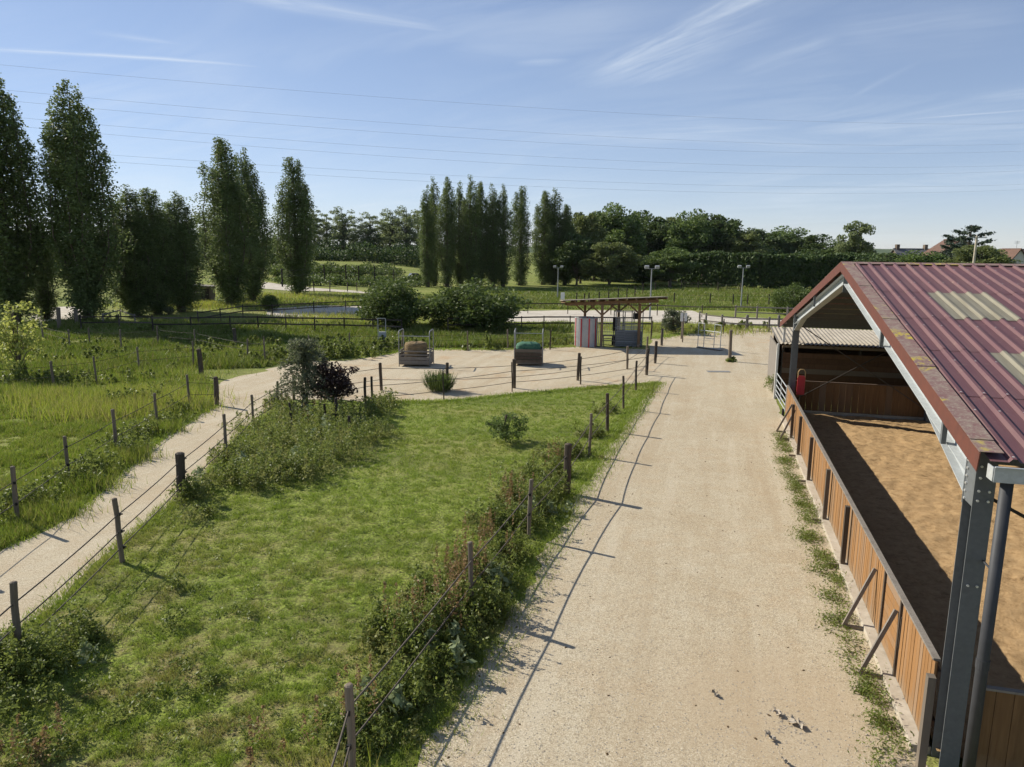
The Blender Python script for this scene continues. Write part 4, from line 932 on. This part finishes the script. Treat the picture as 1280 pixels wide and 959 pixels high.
for k, q in enumerate(np.linspace(0, 1, 24)):
    i = min(int(q * 6), 5); t = q * 6 - i; x = hp[i][0] * (1 - t) + hp[i + 1][0] * t - hp[0][0]; y = hp[i][1] * (1 - t) + hp[i + 1][1] * t - hp[0][1]; MB().tube([(x, y, 0), (x, y, 4.5)], [.12, .05], 5).build('stem', M['bark'], he)

# big bushes, shrubs and young trees
BU = [broad_mesh(31, 3.6, 2.6, 0., 60, 240, .10, M['bush'], .30, trunk_r=.12), broad_mesh(32, 3.4, 3.0, 0., 70, 230, .10, M['bush'], .27, trunk_r=.12)]
def bush(u, vb, vt, wpx, k, label, name='bush', cat='bush', src=None, R0=None, H0=None):
    x, y, z = Gt(u, vb); zt = atY(u, vt, y)[1] - z; sx = wpx / FPX * math.hypot(x, y) / 2 / (R0 or (2.1, 2.45)[k]); plant(name, (src or BU[k]), (x, y, z), label, cat, (sx, sx, zt / (H0 or (3.55, 3.35)[k])), random.uniform(0, 6), None, 'stems', 'foliage')
bush(492, 412, 353, 92, 0, 'large dark bush left of its wider neighbour behind the yard'); bush(595, 412, 355, 124, 1, 'widest rounded bush behind the yard, right of another')
bush(337, 389, 369, 24, 0, 'small round dark bush at the left end of the lunging arena'); bush(990, 394, 357, 52, 1, 'spreading bush behind the far eave of the barn'); bush(1020, 392, 366, 50, 0, 'bush half hidden behind the far gable slope')
GR = broad_mesh(33, 2., 1.2, 0., 30, 160, .07, M['grey'], .3, trunk_r=.05); bush(842, 417, 383, 38, 0, 'loose grey green bush beside the white notice', src=GR, R0=1.2, H0=2.)
bush(633, 553, 518, 66, 0, 'low leafy shrub alone in the middle of the paddock', 'shrub', 'shrub', broad_mesh(34, 1., 1., 0., 46, 62, .036, M['oak'], .17, trunk_r=.03), .9, .9)
bush(968, 492, 466, 26, 0, 'green weed clump growing against the gate by the barn', 'shrub', 'shrub', broad_mesh(35, 1., .8, 0., 24, 120, .035, M['weed'], .3, trunk_r=.02), .8, 1.)
bush(43, 388, 370, 20, 0, 'small pale bush near the sandy clearing', src=GR, R0=1.2, H0=2.); bush(211, 394, 382, 16, 0, 'small pale bush under the low poplars', src=GR, R0=1.2, H0=2.)
PU = broad_mesh(36, 2.1, 1.0, .3, 52, 80, .052, M['purple'], .22, trunk_r=.06)
x, y = G(417, 515); plant('purple_shrub', PU, (x, y, 0), 'dark purple leaved shrub growing beside the grey green one', 'shrub', (1.2, 1.2, 1.1), 1., None, 'stem', 'foliage')
g = np.random.default_rng(37); C = []; tk = MB().tube([(0, 0, 0), (.02, 0, 1.), (-.1, .05, 2.3), (-.2, 0, 3.1)], [.06, .05, .03, .01], 6)
for k in range(90):                                   # drooping feathery sprays
    z0 = .7 + 2.2 * (k / 90); az = g.uniform(0, 6.28); L = g.uniform(.7, 1.7) * (1.15 - .22 * z0); t = np.linspace(.05, 1, 90)
    px_ = np.stack([np.cos(az) * L * t - .04 * z0, np.sin(az) * L * t, z0 + .45 * t - .62 * t * t * L], 1); C.append(px_ + g.normal(0, .055, px_.shape)); tk.tube([tuple(px_[0]), tuple(px_[45]), tuple(px_[-1])], [.015, .01, .004], 4, False)
x, y = G(384, 517); plant('feathery_shrub', (tk.mesh('stem', M['bark']), np_mesh('foliage', leaf_quads(np.concatenate(C), .06, g, .2, .35), 4, M['grey'])), (x, y, 0), 'tall grey green feathery shrub leaning over the purple one', 'shrub', (1.02, 1.02, .98), .4, None, 'stem', 'foliage')
YT = broad_mesh(38, 4.2, 1.7, .3, 70, 32, .085, M['young'], .17, trunk_r=.06, flat=1.05); x, y = G(26, 476); plant('young_tree', YT, (x, y, 0), 'young yellow green tree at the left edge of the meadow', 'tree', (1.12, 1.12, .98), 2.)
YT2 = broad_mesh(39, 9, 2.2, 1.0, 40, 75, .16, M['oaklight'], .26, trunk_r=.12); x, y, z = Gt(66, 372); plant('young_tree', YT2, (x, y, z), 'slim pale tree lit between the two tallest left poplars', 'tree', (1.2, 1.2, 1.), 0.)
# spiky plant in the yard
C = []; n = 420; a = rng.uniform(0, 6.28, n); r = .42 * rng.random(n) ** .6; le = rng.uniform(.45, .95, n); V = []
for i in range(n):
    b = np.array([r[i] * math.cos(a[i]), r[i] * math.sin(a[i]), 0]); o_ = np.array([math.cos(a[i]), math.sin(a[i]), 0]) * r[i] * .8; tp = b + o_ + np.array([0, 0, le[i]]); s = np.array([-math.sin(a[i]), math.cos(a[i]), 0]) * .022; md = (b + tp) / 2
    V += [b, md + s, tp, md - s]
    for j in range(3): q = b + (tp - b) * rng.uniform(.3, 1); d = unit(1)[0] * .09; V += [q, q + d * .5 + s, q + d, q + d * .5 - s]
sp = empty('spiky_plant', (*G(549, 489), 0), 0, 'round spiky green plant on the sand by the yard fence', 'plant'); link('leaves', np_mesh('leaves', np.array(V), 4, M['bush']), sp); sp.scale = (1.25, 1.25, 1.05)
# open crowned tree, cedar and a tree by the houses
OT = broad_mesh(41, 16, 5., 2., 30, 220, .30, M['thin'], .26, trunk_r=.35, lean=1.2); x, zt = atY(1072, 270, 150); plant('open_crowned_tree', OT, (x, 150, 0), 'tall tree with an open irregular crown left of the houses', 'tree', (.92, .92, zt / 16), .6)
g = np.random.default_rng(42); C = []; tk = MB().tube([(0, 0, 0), (0, 0, 6), (.2, 0, 12.4)], [.4, .3, .06], 8)
for k in range(17):
    z0 = 3.5 + 8.8 * k / 17; az = k * 2.4 + g.uniform(-.4, .4); L = g.uniform(3.0, 5.2) * (1.25 - z0 / 16); n = 260; t = g.random(n) ** .7
    c = np.stack([np.cos(az) * L * t, np.sin(az) * L * t, z0 + .28 * L * t ** 1.5], 1) + g.normal(size=(n, 3)) * np.array([.55, .55, .14]) * (1.1 - .6 * t)[:, None]; C.append(c)
    tk.tube([(0, 0, z0 - .2), (np.cos(az) * L * .95, np.sin(az) * L * .95, z0 + .25 * L)], [.09, .02], 4, False)
x, zt = atY(1214, 280, 128); plant('cedar_tree', (tk.mesh('trunk', M['bark']), np_mesh('crown', leaf_quads(np.concatenate(C), .24, g, .8, .5), 4, M['cedar'])), (x, 128, 0), 'dark cedar with flat layered branches by the houses', 'tree', (1, 1, zt / 12.6), .2)
x, zt = atY(1192, 292, 134); plant('cedar_tree', (tk.mesh('trunk', M['bark']), np_mesh('crown', leaf_quads(np.concatenate(C), .24, g, .8, .5), 4, M['cedar'])), (x, 134, 0), 'lower dark conifer half covering the gabled house', 'tree', (.8, .8, zt / 12.6), 2.)
broad(1226, 120, 304, 74, 2, 'light green rounded tree in front of the cedar', 'trees by the houses'); broad(1150, 118, 314, 66, 0, 'low tree just over the barn ridge before the long roof', 'trees by the houses'); broad(1108, 124, 315, 66, 1, 'low dark tree over the barn ridge left of the long roof', 'trees by the houses')
# fallen bare branch
fb = MB(); x0, y0 = G(168, 392)
for pts in ([(0, 0, .3), (-.9, .2, 1.3), (-1.5, .1, 2.2), (-2.2, .2, 2.6), (-3., .4, 2.3)], [(-1.5, .1, 2.2), (-2.0, -.2, 1.6), (-2.6, 0, 1.0)], [(0, 0, .3), (1.1, .2, .5), (2.2, .3, .4)], [(-.9, .2, 1.3), (-.2, .4, 1.5)]): fb.tube(pts, [.12 - .02 * i for i in range(len(pts))], 6)
o = fb.build('fallen_branch', M['palewood']); o.location = (x0, y0, 0); tag(o, 'pale bare fallen branch under the low poplars', 'branch')

# ---------------------------------------------------------------- houses and hut
def house(name, u, Y, wdt, dep, eave, ridge, wm, rm, label, rz=0., chim=True, wins=3):
    x = atY(u, 330, Y)[0]; e = empty(name, (x, Y, 0), rz, label, 'house')
    MB().box((0, 0, eave / 2), (wdt, dep, eave)).build('wall', M[wm], e)
    for s in (-1, 1): MB().add([(s * (wdt / 2 - q), yy_, zz_) for q in (.01, .21) for yy_, zz_ in ((-dep / 2, eave), (dep / 2, eave), (0, ridge - .05))], [(0, 1, 2), (5, 4, 3), (0, 3, 4, 1), (1, 4, 5, 2), (2, 5, 3, 0)]).build('gable', M[wm], e)
    for s in (-1, 1): MB().bar((-wdt / 2 - .3, s * dep / 4, (eave + ridge) / 2), (wdt / 2 + .3, s * dep / 4, (eave + ridge) / 2), math.hypot(dep / 2 + .4, ridge - eave), .14, (0, s * (ridge - eave), dep / 2)).build('roof', M[rm], e)
    if chim:
        for s in (-1, 1): MB().box((s * (wdt / 2 - .5), 0, ridge + .35), (.6, .8, 1.1)).build('chimney', M['stonewall'], e)
    for k in range(wins):
        xx = -wdt / 2 + wdt * (k + .5) / wins; f = MB().box((xx, -dep / 2 - .02, eave * .6), (1.1, .08, 1.3)).build('window', M['white'], e); MB().box((xx, -dep / 2 - .07, eave * .6), (.9, .02, 1.1)).build('pane', M['glass'], f)
house('long_house', 1137, 150, 6.6, 7, 5.2, 7.5, 'stonewall', 'slate', 'low building with a grey roof and end chimneys beyond the barn', 0, True, 3)
house('gabled_house', 1188, 142, 9., 9., 6.0, 9.3, 'wall', 'tile', 'white gabled house half hidden behind the conifers', R(78), False, 3)
house('tiled_house', 1286, 150, 12, 8, 5., 7.6, 'stonewall', 'tile', 'house with brown tiled roof at the right edge', R(4), False, 4)
house('white_gable_house', 1262, 138, 6., 5., 4.2, 7.6, 'wall', 'tile', 'small house showing a pointed white gable at the right', R(84), False, 2)
house('far_low_house', 1166, 165, 5, 6, 4.8, 6.6, 'wall', 'tile', 'small tiled house between the grey roof and the white gable', 0, False, 2)
x = atY(1217, 330, 70)[0]; zt = atY(1217, 295, 70)[1]; up = empty('utility_pole', (x, 70, 0), 0, 'pale utility pole with crossarm in front of the rounded tree', 'pole')
MB().tube([(0, 0, 0), (0, 0, zt)], [.16, .10], 8).build('pole', M['concrete'], up); MB().box((0, 0, zt - .15), (1.9, .08, .08)).build('crossarm', M['pole'], up)
for q in (-.8, 0, .8): MB().tube([(q, 0, zt - .1), (q, 0, zt + .15)], .04, 6).build('insulator', M['white'], up)
x = atY(1268, 330, 138)[0]; an = empty('roof_antenna', (x, 138, 7.4), 0, 'thin aerial above the white pointed gable', 'antenna'); MB().tube([(0, 0, -.6), (0, 0, 1.7)], .035, 5).build('mast', M['pole'], an)
for k in range(3): MB().tube([(-.5, 0, 1.2 + .2 * k), (.5, 0, 1.2 + .2 * k)], .02, 5).build('rod', M['pole'], an)
x, y, z = Gt(253, 377); hu2 = empty('wooden_hut', (x, y, z), R(8), 'small brown wooden hut between the left poplars', 'hut')
MB().box((0, 0, .9), (2.6, 2., 1.8)).build('wall', M['stonewall'], hu2); MB().box((.55, -1.02, .85), (1.1, .04, 1.5)).build('dark_opening_panel', M['postdk'], hu2)  # solid dark panel on the wall, coloured as a shaded doorway
MB().bar((-1.5, 0, 1.98), (1.5, 0, 1.86), 2.5, .08).build('roof', M['greywood'], hu2)
x, y, z = Gt(518, 350.5); cr_ = empty('parked_car', (x, y, z), R(25), 'small dark car parked in the field left of the poplar row', 'car')
b = MB(); b.prism([(-1.25, .25), (1.25, .25), (1.28, .75), (1.0, .82), (.62, 1.38), (-.7, 1.40), (-1.05, .9), (-1.28, .8)], -.75, .75); b.build('body', M['paint'], cr_)
for s in (-1, 1): MB().prism([(-.9, .92), (.85, .88), (.56, 1.3), (-.64, 1.32)], s * .755 - .004, s * .755 + .004).build('window', M['glass'], cr_)
for X_ in (-.78, .78):
    for s in (-1, 1): MB().tube([(X_, s * .62, .3), (X_, s * .78, .3)], .3, 14).build('wheel', M['black'], cr_)
MB().box((-1.27, 0, .55), (.06, 1.3, .28)).build('bumper', M['white'], cr_)

# ---------------------------------------------------------------- power cables
for lab, pts in [('topmost power cable crossing the sky', ((0, 81), (640, 133), (1280, 155))), ('second power cable from the top', ((0, 112), (640, 164), (1280, 180))), ('third power cable from the top', ((0, 125), (640, 176), (1280, 189))),
                 ('fourth power cable from the top', ((0, 145), (640, 194), (1280, 206.5))), ('third power cable from the bottom', ((0, 156), (640, 205), (1280, 213.5))), ('second power cable from the bottom', ((0, 184), (640, 223), (1280, 230.5))), ('lowest power cable crossing the sky', ((0, 192), (640, 232), (1280, 237)))]:
    L = []; dirs = [pix_dir(*p) for p in pts]
    # the cables hang in one vertical plane that recedes to the right
    A = np.array([-96., 138.]); B = np.array([190., 275.]); nn = np.array([-(B - A)[1], (B - A)[0]]); K = []
    for d in dirs:
        k = (nn @ A) / (nn @ d[:2]); K.append((k * d[:2], CAM_H + k * d[2]))
    tt = [float((q[0] - A) @ (B - A) / ((B - A) @ (B - A))) for q in K]; co = np.polyfit(tt, [q[1] for q in K], 2)
    P = [(*(A + (B - A) * t), float(np.polyval(co, t))) for t in np.linspace(-.35, 1.4, 40)]
    o = MB().tube(P, .017, 4).build('power_cable', M['cable']); tag(o, lab, 'cable', 'power cables across the sky')

# ---------------------------------------------------------------- grass and weeds
def field(poly, n, near=9., p=1.6):
    """random points in a polygon, denser near the camera"""
    poly = np.array(poly); lo, hi = poly.min(0), poly.max(0); out = []; tot = 0
    while tot < n:
        q = lo + (hi - lo) * rng.random((n * 2, 2)); d = np.hypot(q[:, 0], q[:, 1]); q = q[(rng.random(len(q)) < np.minimum(1, (near / d)) ** p) & inpoly(q, poly.tolist())]; out.append(q); tot += len(q)
    return np.concatenate(out)[:n]
def clumped(q, scale, lo, hi):
    v = np.array([mn.noise((a * scale, b * scale, 7.)) for a, b in q]); return v
def blades(name, q, h, wd, m, label, lean=.5, z=None):
    n = len(q); d = np.hypot(q[:, 0], q[:, 1]); a = rng.uniform(0, 2 * math.pi, n); hh = h * rng.uniform(.45, 1.25, n); ww = wd * rng.uniform(.7, 1.3, n) * np.maximum(1, d / 13)
    zb = T(q[:, 0], q[:, 1]) + .002; s = np.stack([np.cos(a), np.sin(a)], 1) * ww[:, None] * .5; l = rng.normal(0, lean, (n, 2)) * hh[:, None]
    V = np.zeros((n, 3, 3)); V[:, 0, :2] = q - s; V[:, 1, :2] = q + s; V[:, 2, :2] = q + l; V[:, 0, 2] = zb; V[:, 1, 2] = zb; V[:, 2, 2] = zb + hh
    return tag(link(name, np_mesh(name, V.reshape(-1, 3), 3, m)), label, kind='stuff')
PADDOCK = [(-2.6, 5.5)] + DRIVE_L + PX((740, 484), (640, 493), (560, 501), (470, 502), (420, 502), (349, 502), (311, 534), (280, 575), (249, 606), (211, 634), (134, 697), (58, 766), (0, 802)) + [(-9.4, 8.), (-6, 5.5)]
MEADOW = PX((-160, 768), (0, 688), (92, 642), (140, 600), (190, 558), (232, 528), (266, 508), (272, 478), (240, 470), (140, 470), (60, 476), (-60, 490), (-300, 560))
q = field(PADDOCK, 520000); v = clumped(q, 2.6, 0, 1) * .7 + clumped(q, 6., 0, 1) * .75; keep = rng.random(len(q)) < np.clip(.62 + v * 1.7, .06, 1); q = q[keep]; hs = .050 * (1 + 1.5 * np.clip(v[keep], -.7, .9))
blades('paddock_grass', q, hs, .009, M['blade'], 'short grazed grass of the paddock', .55)
q = field(MEADOW, 250000, 16, 1.2); v = clumped(q, .8, 0, 1) + .6 * clumped(q, 3., 0, 1); blades('meadow_grass', q, .15 * (1 + 1.7 * np.clip(v, -.6, .9)), .0095, M['tall'], 'tall green grass of the left meadow', .45)
q = []
for (u, v_, s_, n) in [(135, 505, 1.6, 4200), (165, 510, 1.5, 4200), (120, 520, 1.2, 2000), (190, 498, 1.1, 1800), (60, 500, 1.2, 1200), (405, 985, .35, 260), (870, 413, 3.0, 2500), (802, 410, 2.0, 2500), (450, 398, 4, 1500), (400, 401, 5, 2500), (250, 383, 4, 2600), (290, 382, 5, 2600), (360, 372, 6, 2500), (430, 374, 6, 2500)]:
    c = np.array(G(u, v_)); q.append(c + rng.normal(size=(n, 2)) * np.array([s_, s_ * .6]))
blades('seeding_grass', np.concatenate(q), .52, .010, M['straw'], 'straw coloured seeding grass in tufts', .28)
FARL = PX((-60, 486), (60, 474), (140, 468), (235, 466), (262, 462), (330, 460), (380, 450), (430, 450), (470, 444), (520, 435), (640, 435), (718, 431), (712, 407), (560, 405), (330, 405), (100, 402), (-80, 410))
q = field(FARL, 130000, 34, 1.2); v = clumped(q, .35, 0, 1); blades('field_grass', q, .33 * (1 + 1.6 * np.clip(v, -.6, .9)), .016, M['field'], 'rough grass of the fields beyond the yard', .4)
FARR = PX((600, 386), (760, 387), (900, 388), (1040, 392), (1060, 364), (900, 360), (800, 356), (660, 362), (520, 372), (380, 372), (300, 380))
q = field(FARR, 90000, 80, 1.); v = clumped(q, .2, 0, 1); blades('distant_grass', q, .30 * (1 + 1.3 * np.clip(v, -.6, .9)), .018, M['field'], 'grass of the distant fields', .4)
q = []
for poly, amp in ((DRIVE_L, .22), (PX((822, 480), (740, 485), (640, 494), (560, 502), (470, 503)), .2), (PX((268, 508), (232, 527), (190, 556), (140, 598), (92, 640), (0, 686)), .16), (PX((0, 802), (58, 766), (134, 697), (211, 634), (249, 606), (280, 575), (311, 534)), .16), (PX((440, 447), (520, 437), (640, 437), (720, 433)), .3), (PX((815, 424), (900, 411), (960, 410)), .4)):
    for a, b in zip(poly[:-1], poly[1:]):
        a, b = np.array(a), np.array(b); L = np.linalg.norm(b - a); n = int(L * 420 * min(1, 22 / np.hypot(*a))); t = rng.random((n, 1)); dn = np.array([-(b - a)[1], (b - a)[0]]) / L; q.append(a + (b - a) * t + dn * rng.normal(0, amp, (n, 1)))
blades('verge_grass', np.concatenate(q), .11, .012, M['blade'], 'fringe of grass along the edges of the gravel', .5)


def weeds(name, spots, m, size, label, per=1., stalk=False, hmul=1.):
    """leafy mass: each spot is (u, v, radius, height, leaves)"""
    C = []; S = []
    for (u, v_, r_, h_, n) in spots:
        c = np.array(G(u, v_)); n = int(n * per); k = max(3, n // 55)
        st = c + rng.normal(size=(k, 2)) * r_ * .55; hk = h_ * hmul * rng.uniform(.45, 1.15, k); i = rng.integers(0, k, n); t = rng.random(n) ** (.6 if stalk else .75)
        sp__ = (.05 if stalk else .13) * (1.15 - t)[:, None]
        xy = st[i] + rng.normal(size=(n, 2)) * sp__; C.append(np.concatenate([xy, (hk[i] * t)[:, None] + .02], 1))
    C = np.concatenate(C); d = np.hypot(C[:, 0], C[:, 1]); sz = size * rng.uniform(.5, 1.4, len(C)) * np.maximum(1, d / 26)
    return tag(link(name, np_mesh(name, leaf_quads(C, sz, up=.5, aspect=.45), 4, m)), label, kind='stuff')
FW = [(470, 925, .45, .35, 900), (520, 880, .55, .6, 2600), (560, 850, .5, .6, 2200), (540, 815, .6, .9, 3600), (505, 800, .5, .8, 2600), (575, 790, .6, .9, 3600), (610, 770, .6, .85, 3200), (560, 760, .5, .95, 2600), (630, 730, .6, .8, 2800), (600, 730, .5, .8, 2000), (655, 700, .6, .7, 2600), (640, 660, .6, .7, 2400), (675, 660, .6, .75, 2600), (690, 640, .6, .8, 2600), (665, 630, .5, .8, 2000), (710, 620, .55, .8, 2400), (690, 600, .6, .7, 2000), (725, 595, .5, .6, 1800), (745, 570, .6, .55, 1500), (720, 570, .6, .55, 1200), (765, 545, .7, .5, 1300), (785, 515, .6, .4, 900), (455, 905, .4, .4, 700), (600, 815, .5, .45, 1800), (640, 765, .4, .4, 1400), (495, 925, .5, .3, 1000)]
FW = [(u - 24, v, r * .75, h * .85, n) for u, v, r, h, n in FW]
weeds('fence_weeds', FW, M['weed'], .034, 'leafy weeds crowding the fence beside the driveway', .85)
LW = [(random.uniform(60, 760), random.uniform(520, 950)) for _ in range(900)]; LW = [(u, v, .10, random.uniform(.03, .10), random.randint(10, 34)) for u, v in LW if inpoly(np.array([G(u, v)]), PADDOCK)[0]]
weeds('lawn_weeds', LW, M['weed'], .026, 'small broad leaved weeds dotted through the paddock grass')
weeds('fence_grass', [(u - 4, v, r * 1.2, h * .45, n) for u, v, r, h, n in FW], M['young2'], .040, 'yellowish tall grass leaves among the fence weeds', .45)
weeds('broad_leaved_weeds', [(490, 880, .4, .45, 160), (560, 830, .5, .7, 200), (610, 740, .6, .7, 170), (655, 650, .4, .6, 180), (690, 640, .4, .5, 120), (250, 612, .5, .6, 120), (395, 545, 1.2, .7, 240), (30, 840, .7, .6, 120), (420, 530, .8, .6, 120), (330, 590, .8, .6, 120)], M['weedpale'], .075, 'pale broad leaved weeds among the fence weeds')
weeds('dock_stalks', [(545, 790, .5, 1.1, 800), (575, 745, .5, 1.15, 800), (520, 810, .4, 1., 500), (605, 700, .4, 1.0, 500), (640, 640, .4, 1.0, 500), (690, 590, .5, .9, 350), (450, 900, .4, .8, 260), (330, 940, .5, .6, 200), (35, 950, .4, .7, 260), (400, 520, 1.5, 1., 400)], M['dock'], .024, 'rusty dock stalks gone to seed along the fence', 2.2, True)
MW = [(345, 598, .9, .75, 2600), (310, 605, .8, .7, 2200), (380, 590, .9, .8, 2600), (415, 575, .9, .8, 2400), (440, 555, .8, .8, 2200), (300, 575, .8, .6, 1800), (350, 560, 1.1, .8, 2600), (395, 545, 1.1, .9, 2600), (430, 530, 1., .8, 2200), (465, 520, .7, .8, 1800), (470, 545, .6, .6, 1200), (330, 540, 1., .7, 1800), (370, 522, 1., .7, 1600), (480, 508, .6, .6, 1000), (345, 510, .9, .6, 1200), (240, 622, .4, .6, 1500), (262, 645, .4, .35, 600), (285, 600, .6, .6, 1300), (305, 572, .6, .6, 1200)]
weeds('mound_weeds', MW, M['weed'], .036, 'dense weeds on the mound around the young shrubs', .95)
weeds('mound_grass', [(u, v, r * 1.3, h * .75, n) for u, v, r, h, n in MW], M['young2'], .04, 'yellowish tall grass leaves on the weedy mound', .5)
weeds('corner_weeds', [(20, 850, .6, .7, 3600), (60, 835, .5, .6, 2600), (-20, 840, .6, .7, 2600), (85, 800, .45, .5, 1600), (10, 890, .5, .5, 1600), (110, 805, .4, .35, 800), (25, 950, .4, .5, 900), (215, 736, .35, .28, 420), (230, 790, .3, .3, 300), (235, 850, .3, .22, 300), (265, 855, .35, .22, 350), (120, 862, .3, .2, 200), (100, 930, .3, .3, 240), (190, 880, .3, .15, 200), (300, 770, .3, .18, 200), (150, 900, .3, .15, 150)], M['weed'], .032, 'leafy weeds in the near corner of the paddock', .95)
q = np.concatenate([np.array(G(u_, v_)) + rng.normal(size=(n_, 2)) * np.array([s_, s_ * .6]) for u_, v_, s_, n_ in [(120, 500, 1.1, 5000), (150, 505, 1.0, 5000), (172, 500, .8, 3500), (95, 498, .9, 2500), (40, 492, 1.2, 2500), (190, 540, .5, 1200), (140, 575, .6, 1600), (90, 610, .6, 1600), (30, 645, .7, 1800), (200, 470, 1.6, 1500), (280, 445, 2., 2500), (150, 455, 2.5, 2500), (60, 465, 2., 1500)]])
blades('meadow_tussocks', q, .40, .0105, M['tall'], 'high green tussocks in the left meadow', .33)
FD = [(random.uniform(40, 420), random.uniform(404, 462)) for _ in range(60)]
weeds('field_weeds', [(u, v, random.uniform(.8, 2.6), random.uniform(.25, .65), random.randint(120, 420)) for u, v in FD if not inpoly(np.array([G(u, v)]), PATH)[0] and not inpoly(np.array([G(u, v)]), YARD)[0]], M['weed'], .05, 'rank weeds scattered through the left fields')
weeds('path_verge_weeds', [(10, 640, .6, .5, 1800), (45, 628, .6, .5, 1800), (85, 605, .6, .5, 1800), (115, 590, .6, .55, 1800), (150, 565, .7, .55, 1800), (180, 545, .7, .5, 1500), (210, 527, .6, .4, 1000), (225, 515, .5, .4, 800), (30, 480, 1.2, .8, 1600), (70, 478, 1., .6, 1000), (170, 505, 1., .7, 1500), (175, 475, 1., .5, 700), (100, 480, 1.4, .5, 800), (-30, 660, .6, .5, 1500)], M['weed'], .045, 'weeds along the meadow edge of the narrow path')
weeds('yard_verge_weeds', [(450, 442, 1.6, .7, 1500), (480, 437, 1.4, .7, 1300), (510, 434, 1.3, .6, 900), (425, 446, 1.4, .8, 1500), (400, 448, 1.4, .9, 1400), (590, 436, 1., .3, 260), (607, 437, .3, 1.1, 260), (655, 434, 1.2, .4, 400), (690, 432, 1.2, .4, 400), (860, 414, 1.8, .5, 800), (900, 411, 1.5, .5, 700), (930, 409, 1.5, .5, 500), (360, 446, 1.5, .6, 900), (330, 450, 1.5, .5, 800), (270, 440, 2., .6, 900), (914, 452, .35, .25, 260)], M['weed'], .055, 'green weeds along the back edge of the yard')
KW = []
for i in range(64):
    yy = -10.8 + 18 * (i / 63) + random.uniform(-.25, .25); x, y = BW(-.50 + random.uniform(-.22, .14), yy); KW.append((x, y, random.uniform(.07, .17), random.uniform(.10, .30), random.randint(60, 400)))
C = []
for (x, y, r_, h_, n) in KW: C.append(np.stack([x + rng.normal(0, r_, n), y + rng.normal(0, r_ * 1.2, n), .01 + h_ * rng.random(n) * np.exp(-rng.random(n))], 1))
C = np.concatenate(C); tag(link('kickboard_weeds', np_mesh('kickboard_weeds', leaf_quads(C, .026, up=.4, aspect=.4), 4, M['weed'])), 'low green weeds along the foot of the kickboard', kind='stuff')

# ---------------------------------------------------------------- thin summer haze over the whole land
hz = MB().box((0, 2960, 34), (11200, 6260, 72)).build('haze', M['ground']); hm_ = bpy.data.materials.new('haze'); hm_.use_nodes = True; t = NT(hm_.node_tree); t.n.clear()
t.l.new(t.node('ShaderNodeVolumePrincipled', ins={'Color': (.80, .87, .95, 1), 'Density': .00004, 'Anisotropy': .0}).outputs[0], t.node('ShaderNodeOutputMaterial').inputs['Volume'])
hz.data.materials.clear(); hz.data.materials.append(hm_); tag(hz, 'thin bluish haze over the far land', kind='stuff')
